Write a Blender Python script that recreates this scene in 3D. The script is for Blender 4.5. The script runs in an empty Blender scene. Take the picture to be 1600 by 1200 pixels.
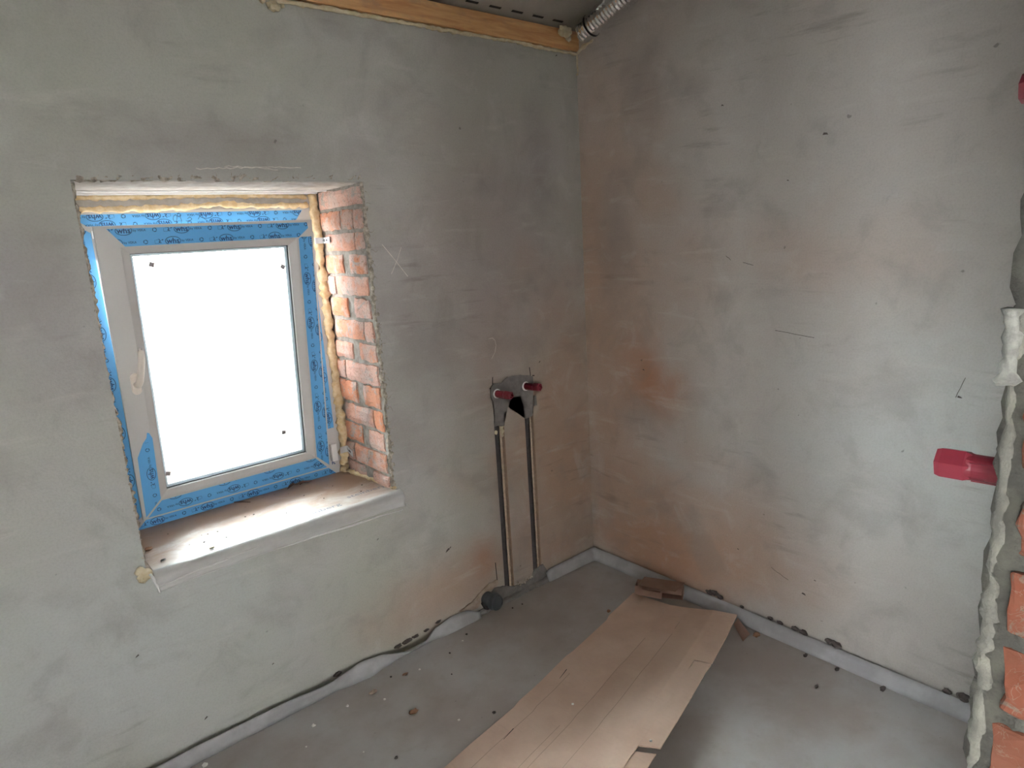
import bpy, bmesh, math, random
from mathutils import Vector, Matrix, noise

random.seed(7)
scene = bpy.context.scene
COL = scene.collection

# ------------------------------------------------------------------ camera
cd = bpy.data.cameras.new('camera'); cam = bpy.data.objects.new('camera', cd); COL.objects.link(cam)
cam.location = (-2.2271, -2.1001, 1.572)
cam.rotation_euler = [math.radians(a) for a in (77.449, 3.363, -40.764)]
cd.sensor_fit = 'HORIZONTAL'; cd.sensor_width = 36.0; cd.lens = 1037.431 / 1600 * 36.0
cd.clip_start = 0.02
scene.camera = cam

# ------------------------------------------------------------------ sky and exposure
world = bpy.data.worlds.new('overcast_sky'); scene.world = world; world.use_nodes = True
bg = world.node_tree.nodes['Background']
bg.inputs[0].default_value = (0.975, 0.99, 1.0, 1); bg.inputs[1].default_value = 27.0
vs = scene.view_settings
vs.view_transform = 'Standard'; vs.look = 'None'; vs.gamma = 1.0; vs.use_curve_mapping = False
vs.exposure = 0.88

# ------------------------------------------------------------------ helpers
W = {}                                           # world origin of each object


def tag(o, label=None, cat=None, group=None, kind=None):
    if label: o['label'] = label
    if cat: o['category'] = cat
    if group: o['group'] = group
    if kind: o['kind'] = kind
    return o


def place(o, origin, parent):
    origin = Vector(origin)
    W[o.name] = origin
    COL.objects.link(o)
    if parent is not None:
        o.parent = parent; o.location = origin - W[parent.name]
    else:
        o.location = origin


def empty(name, loc):
    o = bpy.data.objects.new(name, None); o.empty_display_size = 0.05
    place(o, loc, None)
    return o


def mk(name, bm, mat, parent=None, origin=None, smooth=False):
    """link the bmesh (in world coordinates) as ONE mesh object"""
    me = bpy.data.meshes.new(name)
    if origin is None:
        if parent is not None:
            origin = W[parent.name]
        else:
            xs = [v.co.x for v in bm.verts]; ys = [v.co.y for v in bm.verts]; zs = [v.co.z for v in bm.verts]
            origin = ((min(xs) + max(xs)) / 2, (min(ys) + max(ys)) / 2, min(zs))
    origin = Vector(origin)
    bmesh.ops.translate(bm, verts=bm.verts, vec=-origin)
    bm.normal_update(); bm.to_mesh(me); bm.free()
    if smooth:
        for p in me.polygons: p.use_smooth = True
    me.materials.append(mat)
    o = bpy.data.objects.new(name, me)
    place(o, origin, parent)
    return o


def add_faces(bm, verts, faces):
    vs_ = [bm.verts.new(v) for v in verts]
    for f in faces:
        try: bm.faces.new([vs_[i] for i in f])
        except ValueError: pass
    return vs_


def box(bm, a, b, bev=0.0, T=None):
    x0, y0, z0 = a; x1, y1, z1 = b
    v = [(x0, y0, z0), (x1, y0, z0), (x1, y1, z0), (x0, y1, z0), (x0, y0, z1), (x1, y0, z1), (x1, y1, z1), (x0, y1, z1)]
    t = bmesh.new()
    add_faces(t, v, [(0, 3, 2, 1), (4, 5, 6, 7), (0, 1, 5, 4), (1, 2, 6, 5), (2, 3, 7, 6), (3, 0, 4, 7)])
    if bev: bmesh.ops.bevel(t, geom=list(t.edges), offset=bev, segments=2, affect='EDGES', profile=0.6)
    merge(bm, t, T)
    return bm


def merge(bm, t, T=None):
    t.verts.index_update()
    vs_ = [bm.verts.new(T(v.co) if T else v.co) for v in t.verts]
    for f in t.faces:
        try: bm.faces.new([vs_[v.index] for v in f.verts])
        except ValueError: pass
    t.free()


def sweep(bm, pts, radii, seg=10, amp=0.0, freq=40.0, cap=True, seed=0.0, flat=None):
    """lumpy tube along a polyline; radii per point; flat = (normal, factor) squashes the section"""
    pts = [Vector(p) for p in pts]; rings = []
    up = Vector((0, 0, 1))
    for i, p in enumerate(pts):
        d = (pts[min(i + 1, len(pts) - 1)] - pts[max(i - 1, 0)]).normalized()
        a = d.cross(up)
        if a.length < 0.1: a = d.cross(Vector((1, 0, 0)))
        a.normalize(); b = a.cross(d).normalized()
        r = radii[i] if isinstance(radii, (list, tuple)) else radii
        ring = []
        for k in range(seg):
            t = 2 * math.pi * k / seg
            o = a * math.cos(t) * r + b * math.sin(t) * r
            if flat:
                n, fct = Vector(flat[0]), flat[1]
                o = o - n * (o.dot(n)) * (1 - fct)
            q = p + o
            if amp:
                n_ = noise.noise_vector((q + Vector((seed, seed * 1.7, 0))) * freq)
                q = q + n_ * amp
            ring.append(bm.verts.new(q))
        rings.append(ring)
    for i in range(len(rings) - 1):
        for k in range(seg):
            bm.faces.new((rings[i][k], rings[i][(k + 1) % seg], rings[i + 1][(k + 1) % seg], rings[i + 1][k]))
    if cap:
        bm.faces.new(rings[0][::-1]); bm.faces.new(rings[-1])
    return bm


def resample(pts, step):
    out = []
    pts = [Vector(p) for p in pts]
    for a, b in zip(pts, pts[1:]):
        n = max(1, int((b - a).length / step))
        for i in range(n): out.append(a.lerp(b, i / n))
    out.append(pts[-1])
    return out


def lathe(bm, prof, base, axis, seg=24, closed=True):
    """prof: (radius, height along axis)"""
    axis = Vector(axis).normalized(); base = Vector(base)
    a = axis.orthogonal().normalized(); b = axis.cross(a)
    rings = []
    for r, h in prof:
        rings.append([bm.verts.new(base + axis * h + (a * math.cos(2 * math.pi * k / seg) + b * math.sin(2 * math.pi * k / seg)) * r) for k in range(seg)])
    for i in range(len(rings) - 1):
        for k in range(seg):
            bm.faces.new((rings[i][k], rings[i][(k + 1) % seg], rings[i + 1][(k + 1) % seg], rings[i + 1][k]))
    if closed:
        bm.faces.new(rings[0][::-1]); bm.faces.new(rings[-1])
    return bm


def prism(bm, poly, T, h0, h1):
    """poly of (u, w); T(u, w, h) -> world"""
    n = len(poly)
    lo = [bm.verts.new(T(u, w, h0)) for u, w in poly]; hi = [bm.verts.new(T(u, w, h1)) for u, w in poly]
    bm.faces.new(lo[::-1]); bm.faces.new(hi)
    for i in range(n):
        bm.faces.new((lo[i], lo[(i + 1) % n], hi[(i + 1) % n], hi[i]))
    return bm


def blob(bm, c, r, amp=0.3, freq=1.5, sub=2, squash=(1, 1, 1), seed=0.0):
    t = bmesh.new(); bmesh.ops.create_icosphere(t, subdivisions=sub, radius=1.0)
    c = Vector(c)
    for v in t.verts:
        n = noise.noise(v.co * freq + Vector((seed, seed * 2.1, seed * 0.7)))
        q = v.co * (1 + amp * n)
        v.co = c + Vector((q.x * r * squash[0], q.y * r * squash[1], q.z * r * squash[2]))
    merge(bm, t)
    return bm


def voxels(xb, yb, zb, filled):
    """watertight mesh of the filled cells of a box grid"""
    bm = bmesh.new(); vd = {}

    def V(i, j, k):
        if (i, j, k) not in vd: vd[(i, j, k)] = bm.verts.new((xb[i], yb[j], zb[k]))
        return vd[(i, j, k)]
    nx, ny, nz = len(xb) - 1, len(yb) - 1, len(zb) - 1

    def F(i, j, k):
        if not (0 <= i < nx and 0 <= j < ny and 0 <= k < nz): return False
        return filled((xb[i] + xb[i + 1]) / 2, (yb[j] + yb[j + 1]) / 2, (zb[k] + zb[k + 1]) / 2)
    for i in range(nx):
        for j in range(ny):
            for k in range(nz):
                if not F(i, j, k): continue
                if not F(i - 1, j, k): bm.faces.new((V(i, j, k), V(i, j, k + 1), V(i, j + 1, k + 1), V(i, j + 1, k)))
                if not F(i + 1, j, k): bm.faces.new((V(i + 1, j, k), V(i + 1, j + 1, k), V(i + 1, j + 1, k + 1), V(i + 1, j, k + 1)))
                if not F(i, j - 1, k): bm.faces.new((V(i, j, k), V(i + 1, j, k), V(i + 1, j, k + 1), V(i, j, k + 1)))
                if not F(i, j + 1, k): bm.faces.new((V(i, j + 1, k), V(i, j + 1, k + 1), V(i + 1, j + 1, k + 1), V(i + 1, j + 1, k)))
                if not F(i, j, k - 1): bm.faces.new((V(i, j, k), V(i, j + 1, k), V(i + 1, j + 1, k), V(i + 1, j, k)))
                if not F(i, j, k + 1): bm.faces.new((V(i, j, k + 1), V(i + 1, j, k + 1), V(i + 1, j + 1, k + 1), V(i, j + 1, k + 1)))
    return bm


def stroke(bm, pts, w, T, h0=0.0003, h1=0.0006):
    """flat pen stroke along (u, w) points mapped by T"""
    for (a, b) in zip(pts, pts[1:]):
        d = Vector((b[0] - a[0], b[1] - a[1]))
        if d.length < 1e-7: continue
        n = Vector((-d.y, d.x)).normalized() * w / 2
        e = d.normalized() * w * 0.25
        q = [(a[0] - e.x + n.x, a[1] - e.y + n.y), (a[0] - e.x - n.x, a[1] - e.y - n.y), (b[0] + e.x - n.x, b[1] + e.y - n.y), (b[0] + e.x + n.x, b[1] + e.y + n.y)]
        bm.faces.new([bm.verts.new(T(u, v, h1)) for u, v in q])


def text_polys(s, size, offset=0.0):
    """outlines of a word as triangles in 2D, centred"""
    cu = bpy.data.curves.new('t', 'FONT'); cu.body = s; cu.size = size; cu.resolution_u = 2; cu.offset = offset
    cu.align_x = 'CENTER'; cu.align_y = 'CENTER'
    o = bpy.data.objects.new('t', cu); COL.objects.link(o)
    dg = bpy.context.evaluated_depsgraph_get(); dg.update()
    me = o.evaluated_get(dg).to_mesh()
    vs_ = [(v.co.x, v.co.y) for v in me.vertices]; fs = [tuple(p.vertices) for p in me.polygons]
    o.evaluated_get(dg).to_mesh_clear()
    bpy.data.objects.remove(o); bpy.data.curves.remove(cu)
    return vs_, fs


# ------------------------------------------------------------------ materials
class NT:
    def __init__(s, name):
        s.m = bpy.data.materials.new(name); s.m.use_nodes = True
        s.t = s.m.node_tree; s.t.nodes.clear()
        s.out = s.n('ShaderNodeOutputMaterial')
        s.tc = s.n('ShaderNodeTexCoord')

    def n(s, typ, **kw):
        x = s.t.nodes.new(typ)
        for k, v in kw.items(): setattr(x, k, v)
        return x

    def put(s, sock, v):
        if isinstance(v, bpy.types.NodeSocket): s.t.links.new(v, sock)
        elif v is not None: sock.default_value = v

    def math(s, op, a, b=None, c=None, clamp=False):
        x = s.n('ShaderNodeMath', operation=op, use_clamp=clamp)
        s.put(x.inputs[0], a); s.put(x.inputs[1], b)
        if c is not None: s.put(x.inputs[2], c)
        return x.outputs[0]

    def map(s, scale=(1, 1, 1), loc=(0, 0, 0), rot=(0, 0, 0), src=None):
        x = s.n('ShaderNodeMapping'); s.put(x.inputs[0], src or s.tc.outputs['Object'])
        x.inputs['Scale'].default_value = scale; x.inputs['Location'].default_value = loc; x.inputs['Rotation'].default_value = rot
        return x.outputs[0]

    def noise(s, vec, scale, detail=6, rough=0.6, dist=0.0):
        x = s.n('ShaderNodeTexNoise'); s.put(x.inputs['Vector'], vec)
        x.inputs['Scale'].default_value = scale; x.inputs['Detail'].default_value = detail
        x.inputs['Roughness'].default_value = rough; x.inputs['Distortion'].default_value = dist
        return x.outputs[0]

    def ss(s, v, a, b):
        x = s.n('ShaderNodeMapRange', interpolation_type='SMOOTHSTEP'); s.put(x.inputs[0], v)
        x.inputs[1].default_value = a; x.inputs[2].default_value = b
        return x.outputs[0]

    def mix(s, f, a, b, mode='MIX'):
        x = s.n('ShaderNodeMix', data_type='RGBA', blend_type=mode)
        s.put(x.inputs[0], f)
        for i, c in ((6, a), (7, b)):
            s.put(x.inputs[i], c if isinstance(c, bpy.types.NodeSocket) else (*c, 1))
        return x.outputs[2]

    def bump(s, h, strength, dist=0.01, prev=None):
        x = s.n('ShaderNodeBump'); s.put(x.inputs['Height'], h)
        x.inputs['Strength'].default_value = strength; x.inputs['Distance'].default_value = dist
        if prev: s.put(x.inputs['Normal'], prev)
        return x.outputs[0]

    def finish(s, color, rough=0.8, normal=None, metallic=0.0, spec=0.5, **kw):
        p = s.n('ShaderNodeBsdfPrincipled')
        s.put(p.inputs['Base Color'], color if isinstance(color, bpy.types.NodeSocket) else (*color, 1))
        s.put(p.inputs['Roughness'], rough); s.put(p.inputs['Metallic'], metallic)
        p.inputs['Specular IOR Level'].default_value = spec
        if normal: s.put(p.inputs['Normal'], normal)
        for k, v in kw.items(): s.put(p.inputs[k], v)
        s.t.links.new(p.outputs[0], s.out.inputs[0])
        return s.m


def simple(name, c1, c2=None, scale=20, rough=0.7, bump=0.2, metallic=0.0, detail=5, spec=0.5, dist=0.004, bscale=None):
    t = NT(name); v = t.tc.outputs['Object']
    n_ = t.noise(v, scale, detail)
    c = t.mix(t.ss(n_, 0.35, 0.65), c1, c2 or c1)
    nb = n_ if bscale is None else t.noise(v, bscale, detail)
    return t.finish(c, rough, t.bump(nb, bump, dist) if bump else None, metallic, spec)


def stain_lit_mask(t, axes, c, r, n_, lo=0.15, hi=1.0, warp=0.9):
    """soft blotch mask around a point of the wall, its edge broken by noise"""
    x = t.n('ShaderNodeSeparateXYZ'); t.put(x.inputs[0], t.tc.outputs['Object'])
    d = []
    for ax, cc, rr in zip(axes, c, r):
        d.append(t.math('MULTIPLY', t.math('SUBTRACT', x.outputs['XYZ'.index(ax)], cc), 1.0 / rr))
    q = t.math('SQRT', t.math('ADD', t.math('MULTIPLY', d[0], d[0]), t.math('MULTIPLY', d[1], d[1])))
    q = t.math('ADD', q, t.math('MULTIPLY', t.math('SUBTRACT', n_, 0.5), warp * 2))
    return t.ss(q, hi, lo)


def plaster(name, axes, stains, base1, base2, streak_rot):
    t = NT(name); v = t.tc.outputs['Object']
    big = t.noise(v, 2.2, 5, 0.55)
    mid = t.noise(t.map(loc=(3, 7, 1)), 5.5, 8, 0.65, 0.4)
    soft = t.noise(t.map(loc=(6, 2, 8)), 4.0, 5, 0.5, 0.3)
    c = t.mix(t.ss(big, 0.34, 0.66), base1, base2)
    for (cc, rr, col, st, warp) in stains:  # damp stains, plus pale patches that paint in lit areas
        m = stain_lit_mask(t, axes, cc, rr, soft, lo=0.0, hi=1.25, warp=warp)
        c = t.mix(t.math('MULTIPLY', m, st), c, col)
    cloud = t.noise(t.map(loc=(2, 5, 9)), 3.4, 6, 0.58, 0.5)
    c = t.mix(t.math('MULTIPLY', t.ss(cloud, 0.50, 0.70), 0.36), c, (0.30, 0.27, 0.245))
    cloud2 = t.noise(t.map(loc=(8, 1, 4)), 6.5, 7, 0.62, 0.7)
    c = t.mix(t.math('MULTIPLY', t.ss(cloud2, 0.52, 0.72), 0.24), c, (0.26, 0.235, 0.215))
    c = t.mix(t.math('MULTIPLY', t.ss(cloud2, 0.46, 0.28), 0.22), c, (0.62, 0.62, 0.60))
    # trowel streaks: long thin smears
    sv = t.map(scale=(1.2, 1.2, 9.0), rot=streak_rot)
    st1 = t.noise(sv, 3.0, 8, 0.62, 0.3)
    patch = t.ss(t.noise(t.map(loc=(9, 2, 5)), 1.9, 3), 0.50, 0.66)
    m = t.math('MULTIPLY', t.ss(st1, 0.53, 0.70), patch)
    c = t.mix(t.math('MULTIPLY', m, 0.42), c, (0.20, 0.165, 0.14))
    st2 = t.noise(t.map(scale=(1.2, 1.2, 7.0), loc=(4, 4, 4), rot=streak_rot), 2.5, 8, 0.6, 0.3)
    c = t.mix(t.math('MULTIPLY', t.ss(st2, 0.55, 0.75), 0.30), c, (0.64, 0.625, 0.58))
    fine = t.noise(v, 160, 3, 0.7)
    c = t.mix(t.math('MULTIPLY', t.ss(fine, 0.4, 0.75), 0.15), c, (0.20, 0.18, 0.165))
    spots = t.noise(t.map(loc=(1, 8, 3)), 26, 2, 0.5)
    c = t.mix(t.math('MULTIPLY', t.ss(spots, 0.74, 0.78), 0.5), c, (0.10, 0.09, 0.08))
    h = t.math('ADD', t.math('MULTIPLY', mid, 0.6), t.math('MULTIPLY', fine, 0.08))
    return t.finish(c, 0.88, t.bump(h, 0.22, 0.02), spec=0.25)


GREEN = (0.47, 0.475, 0.415); GREY = (0.49, 0.478, 0.455); BROWN = (0.46, 0.31, 0.225); DARK = (0.31, 0.28, 0.265)
ORANGE = (0.46, 0.20, 0.10); PALE_LIT = (0.52, 0.55, 0.54); MAUVE = (0.42, 0.36, 0.34)
M = {}
M['wallA'] = plaster('plaster_window_wall', 'XZ', [
    ((-1.95, 0.45), (0.75, 0.55), PALE_LIT, 0.75, 0.5),  # cool daylight on the lower wall painted as a paler patch
    ((-1.55, 2.1), (0.7, 0.35), GREEN, 0.7, 0.5),
    ((-0.55, 1.45), (0.75, 0.9), MAUVE, 0.8, 0.45),
    ((-0.93, 1.18), (0.22, 0.33), DARK, 0.75, 0.6),
    ((-0.15, 0.55), (0.60, 0.95), BROWN, 0.95, 0.5),
    ((-0.85, 0.18), (0.50, 0.22), BROWN, 0.7, 0.5),
    ((-0.68, 0.25), (0.10, 0.12), ORANGE, 0.45, 0.5),
    ((-0.25, 1.85), (0.10, 0.35), DARK, 0.5, 0.5),
    ((-2.05, 1.50), (0.25, 0.35), DARK, 0.55, 0.6),
    ((-1.45, 1.87), (0.60, 0.13), DARK, 0.5, 0.6),
    ((-1.00, 0.85), (0.16, 0.16), DARK, 0.35, 0.6),
], GREY, GREEN, (0, 0.5, 0))
M['wallB'] = plaster('plaster_side_wall', 'YZ', [
    ((-0.05, 1.25), (0.62, 1.4), BROWN, 0.85, 0.4),
    ((-0.20, 1.55), (0.12, 0.35), DARK, 0.5, 0.6),
    ((-0.35, 2.1), (0.12, 0.25), DARK, 0.4, 0.6),
    ((-0.36, 0.95), (0.17, 0.22), ORANGE, 0.75, 0.6),
    ((-0.45, 0.15), (0.45, 0.26), ORANGE, 0.85, 0.55),
    ((-0.20, 0.35), (0.30, 0.45), BROWN, 0.7, 0.5),
    ((-0.70, 0.28), (0.55, 0.38), BROWN, 0.8, 0.6),
    ((-1.40, 0.80), (0.60, 0.50), PALE_LIT, 0.7, 0.5),  # paler colour painted where the side wall catches the light
    ((-1.0, 1.45), (0.45, 0.18), BROWN, 0.35, 0.8),
], (0.525, 0.495, 0.46), (0.50, 0.475, 0.445), (0.35, 0, 0))
M['hall'] = simple('hall_bounce_plaster', (0.58, 0.56, 0.52), (0.52, 0.50, 0.46), 3, 0.9, 0.2)  # unseen surfaces kept pale to bounce fill light through the doorway
M['wallC'] = simple('plaster_plain', (0.33, 0.32, 0.30), (0.27, 0.26, 0.245), 3, 0.9, 0.2)


def floor_mat():
    t = NT('screed'); v = t.tc.outputs['Object']
    a = t.noise(v, 2.3, 6, 0.55); b = t.noise(t.map(scale=(1, 1, 1), loc=(5, 1, 2)), 14, 7, 0.65)
    c = t.mix(t.ss(a, 0.35, 0.65), (0.42, 0.375, 0.345), (0.52, 0.515, 0.51))
    c = t.mix(t.math('MULTIPLY', t.ss(b, 0.5, 0.75), 0.35), c, (0.36, 0.31, 0.27))
    s_ = t.noise(t.map(loc=(2, 3, 1)), 60, 2)
    c = t.mix(t.math('MULTIPLY', t.ss(s_, 0.72, 0.78), 0.5), c, (0.13, 0.11, 0.10))
    return t.finish(c, 0.62, t.bump(b, 0.08, 0.01), spec=0.35)


M['floor'] = floor_mat()


def brick_mat(name, c1, c2, dust, grey=(0.40, 0.375, 0.345), pale=(0.56, 0.44, 0.40), hot=(0.42, 0.14, 0.07)):
    t = NT(name); v = t.tc.outputs['Object']
    g = t.n('ShaderNodeObjectInfo')
    vv = t.n('ShaderNodeVectorMath', operation='ADD'); t.put(vv.inputs[0], v)
    sc = t.n('ShaderNodeVectorMath', operation='SCALE'); sc.inputs[0].default_value = (7, 3, 5); t.put(sc.inputs['Scale'], g.outputs['Random'])
    t.put(vv.inputs[1], sc.outputs[0])
    a = t.noise(vv.outputs[0], 30, 6, 0.7); b = t.noise(vv.outputs[0], 12, 4, 0.6)
    c = t.mix(g.outputs['Random'], c1, c2)
    c = t.mix(t.math('MULTIPLY', t.ss(a, 0.45, 0.75), 0.5), c, hot)
    c = t.mix(t.math('MULTIPLY', t.ss(b, 0.46, 0.62), dust), c, pale)
    sm = t.noise(vv.outputs[0], 17, 6, 0.7, 1.0)
    c = t.mix(t.math('MULTIPLY', t.ss(sm, 0.56, 0.62), 0.85), c, grey)
    cr = t.noise(vv.outputs[0], 24, 3, 0.5, 2.5)
    c = t.mix(t.math('MULTIPLY', t.ss(t.math('ABSOLUTE', t.math('SUBTRACT', cr, 0.5)), 0.012, 0.004), 0.7), c, (0.14, 0.09, 0.07))
    pits = t.noise(vv.outputs[0], 95, 2)
    c = t.mix(t.math('MULTIPLY', t.ss(pits, 0.70, 0.76), 0.8), c, (0.12, 0.06, 0.04))
    return t.finish(c, 0.9, t.bump(a, 0.5, 0.004), spec=0.2)


M['brick'] = brick_mat('red_brick', (0.60, 0.26, 0.15), (0.62, 0.42, 0.36), 0.8)
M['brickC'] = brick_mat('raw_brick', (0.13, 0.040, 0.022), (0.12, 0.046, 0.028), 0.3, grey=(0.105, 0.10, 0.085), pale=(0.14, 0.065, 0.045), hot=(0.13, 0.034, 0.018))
M['mortar'] = simple('brick_mortar', (0.36, 0.335, 0.30), (0.24, 0.215, 0.19), 45, 0.95, 0.8, dist=0.006)
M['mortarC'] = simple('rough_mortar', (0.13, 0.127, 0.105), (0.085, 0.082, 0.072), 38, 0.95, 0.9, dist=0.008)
M['patch'] = simple('fresh_mortar', (0.20, 0.185, 0.18), (0.25, 0.235, 0.225), 30, 0.9, 0.5)
M['lip'] = simple('broken_plaster_edge', (0.52, 0.46, 0.38), (0.24, 0.21, 0.17), 70, 0.95, 0.8)
M['pale_plaster'] = simple('pale_broken_plaster', (0.46, 0.37, 0.30), (0.36, 0.27, 0.21), 40, 0.95, 0.6)
M['foam'] = simple('mounting_foam', (0.60, 0.43, 0.23), (0.72, 0.58, 0.38), 45, 0.75, 0.5, dist=0.006)
M['foam_old'] = simple('beam_foam', (0.60, 0.50, 0.32), (0.68, 0.60, 0.44), 45, 0.8, 0.5, dist=0.006)
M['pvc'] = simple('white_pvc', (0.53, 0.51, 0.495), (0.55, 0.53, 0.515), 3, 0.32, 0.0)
M['pvc_white'] = simple('bright_pvc', (0.82, 0.81, 0.80), (0.80, 0.79, 0.78), 3, 0.35, 0.0)
M['handle'] = simple('cream_handle', (0.72, 0.64, 0.57), (0.70, 0.62, 0.56), 5, 0.35, 0.0)
M['film'] = simple('blue_film', (0.105, 0.37, 0.72), (0.12, 0.40, 0.75), 6, 0.38, 0.04)
M['print'] = simple('navy_print', (0.012, 0.05, 0.17), None, 5, 0.5, 0.0)
M['marker'] = simple('marker_ink', (0.02, 0.04, 0.10), None, 5, 0.5, 0.0)
M['gasket'] = simple('dark_gasket', (0.03, 0.03, 0.032), None, 5, 0.6, 0.0)
M['spacer'] = simple('spacer_bar', (0.62, 0.66, 0.72), (0.66, 0.70, 0.75), 8, 0.4, 0.0, metallic=0.2)
M['sticker'] = simple('grey_pad', (0.40, 0.36, 0.34), None, 5, 0.8, 0.0)
M['zinc'] = simple('zinc_plate', (0.72, 0.73, 0.75), (0.62, 0.63, 0.65), 40, 0.35, 0.0, metallic=0.85)
M['hole'] = simple('slot_dark', (0.05, 0.05, 0.055), None, 5, 0.8, 0.0)
M['red'] = simple('red_plastic', (0.20, 0.020, 0.036), (0.18, 0.018, 0.032), 12, 0.42, 0.05)
M['sleeve'] = simple('dark_pipe_sleeve', (0.058, 0.05, 0.052), (0.075, 0.065, 0.065), 40, 0.85, 0.3)
M['drain'] = simple('grey_drain_plastic', (0.075, 0.085, 0.095), (0.09, 0.10, 0.11), 10, 0.5, 0.05)
M['strip'] = simple('grey_foam_strip', (0.45, 0.45, 0.46), (0.36, 0.355, 0.36), 9, 0.75, 0.2)
M['card'] = None
M['wood'] = None
M['soffit'] = simple('whitewashed_lintel', (0.66, 0.62, 0.59), (0.52, 0.47, 0.43), 22, 0.9, 0.5)
M['board'] = simple('grey_board', (0.46, 0.43, 0.40), (0.38, 0.35, 0.31), 30, 0.9, 0.3)
M['leaf'] = simple('dry_leaf', (0.16, 0.095, 0.07), (0.24, 0.16, 0.12), 60, 0.8, 0.4)
M['crumb_w'] = simple('white_crumb', (0.85, 0.84, 0.80), None, 5, 0.8, 0.0)
M['crumb_d'] = simple('dark_crumb', (0.05, 0.04, 0.04), (0.09, 0.08, 0.07), 40, 0.9, 0.3)
M['chip'] = simple('brown_chip', (0.33, 0.17, 0.10), (0.40, 0.25, 0.17), 60, 0.9, 0.3)
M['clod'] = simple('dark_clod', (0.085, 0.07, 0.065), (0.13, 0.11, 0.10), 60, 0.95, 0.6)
M['scratch'] = simple('pale_scratch', (0.80, 0.75, 0.68), (0.62, 0.57, 0.50), 60, 0.9, 0.0)
M['crack'] = simple('dark_crack', (0.03, 0.025, 0.025), None, 5, 0.95, 0.0)
M['ground'] = simple('outdoor_ground', (0.30, 0.29, 0.27), (0.26, 0.26, 0.23), 0.5, 0.95, 0.0)
M['seam'] = simple('pale_seam', (0.74, 0.60, 0.46), (0.62, 0.48, 0.36), 60, 0.9, 0.4)
M['crease'] = simple('cardboard_crease', (0.50, 0.35, 0.27), None, 5, 0.8, 0.0)
M['cheek'] = simple('cut_plaster', (0.36, 0.25, 0.18), (0.30, 0.20, 0.145), 40, 0.95, 0.4)
M['dab'] = simple('pale_dab', (0.19, 0.19, 0.172), (0.10, 0.10, 0.09), 60, 0.95, 0.8)
M['dash'] = simple('black_print', (0.012, 0.012, 0.012), None, 5, 0.6, 0.0)


def card_mat():
    t = NT('brown_cardboard'); v = t.tc.outputs['Object']
    a = t.noise(v, 4, 5); b = t.noise(t.map(scale=(40, 6, 20), rot=(0, 0, 0.18)), 3, 4)
    c = t.mix(t.ss(a, 0.35, 0.65), (0.66, 0.475, 0.375), (0.74, 0.56, 0.455))
    c = t.mix(t.math('MULTIPLY', t.ss(b, 0.5, 0.8), 0.15), c, (0.48, 0.33, 0.26))
    return t.finish(c, 0.78, t.bump(b, 0.06, 0.004), spec=0.3)


M['card'] = card_mat()
M['card_dark'] = simple('brown_carton', (0.42, 0.27, 0.21), (0.47, 0.31, 0.25), 12, 0.85, 0.1)


def wood_mat():
    t = NT('pine_beam')
    v = t.map(scale=(1.2, 14, 14))
    a = t.noise(v, 4, 8, 0.6, 0.6); b = t.noise(t.map(scale=(2, 6, 6), loc=(3, 1, 1)), 2.5, 5)
    c = t.mix(t.ss(a, 0.3, 0.7), (0.55, 0.27, 0.12), (0.74, 0.44, 0.21))
    c = t.mix(t.math('MULTIPLY', t.ss(b, 0.52, 0.70), 0.5), c, (0.28, 0.20, 0.15))
    k = t.noise(t.map(scale=(5, 12, 12)), 4, 3)
    c = t.mix(t.math('MULTIPLY', t.ss(k, 0.70, 0.74), 0.8), c, (0.06, 0.03, 0.02))
    return t.finish(c, 0.7, t.bump(a, 0.2, 0.004), spec=0.3)


M['wood'] = wood_mat()


def membrane_mat():
    t = NT('vapour_membrane'); v = t.tc.outputs['Object']
    a = t.noise(v, 5, 6, 0.6, 0.8); b = t.noise(v, 70, 2)
    c = t.mix(t.ss(a, 0.3, 0.7), (0.35, 0.325, 0.285), (0.41, 0.38, 0.335))
    h = t.math('ADD', a, t.math('MULTIPLY', b, 0.03))
    return t.finish(c, 0.6, t.bump(h, 0.5, 0.03))


M['membrane'] = membrane_mat()


def foil_mat():
    t = NT('aluminium_foil'); v = t.tc.outputs['Object']
    a = t.noise(v, 45, 3, 0.5, 1.0)
    return t.finish((0.92, 0.93, 0.94), 0.16, t.bump(a, 0.35, 0.01), 1.0)


M['foil'] = foil_mat()


def sill_mat():
    t = NT('dusty_sill_film'); v = t.tc.outputs['Object']
    x = t.n('ShaderNodeSeparateXYZ'); t.put(x.inputs[0], v)
    n1 = t.noise(t.map(scale=(1, 1.6, 1), rot=(0, 0, 0.3)), 7, 8, 0.66, 0.5); n2 = t.noise(t.map(scale=(3, 30, 3)), 3, 5)
    m = t.math('ADD', t.math('MULTIPLY', x.outputs[1], 2.6), t.math('MULTIPLY', t.math('SUBTRACT', n1, 0.5), 2.0))
    c = t.mix(t.ss(m, -0.45, 0.65), (0.66, 0.635, 0.61), (0.40, 0.265, 0.185))
    c = t.mix(t.math('MULTIPLY', t.ss(n2, 0.55, 0.8), 0.15), c, (0.72, 0.66, 0.60))
    sp = t.noise(v, 75, 2)
    c = t.mix(t.math('MULTIPLY', t.ss(sp, 0.71, 0.75), 0.8), c, (0.10, 0.07, 0.05))
    return t.finish(c, 0.42, t.bump(n1, 0.05, 0.01))


M['sill'] = sill_mat()


def clear_film_mat():
    t = NT('loose_clear_film'); v = t.tc.outputs['Object']
    a = t.noise(t.map(scale=(2, 2, 6), rot=(0, 0.5, 0)), 9, 5)
    c = t.mix(t.ss(a, 0.3, 0.7), (0.84, 0.83, 0.82), (0.92, 0.91, 0.90))
    return t.finish(c, 0.25, t.bump(a, 0.15, 0.006), Alpha=0.8)


M['clear_film'] = clear_film_mat()


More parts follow.
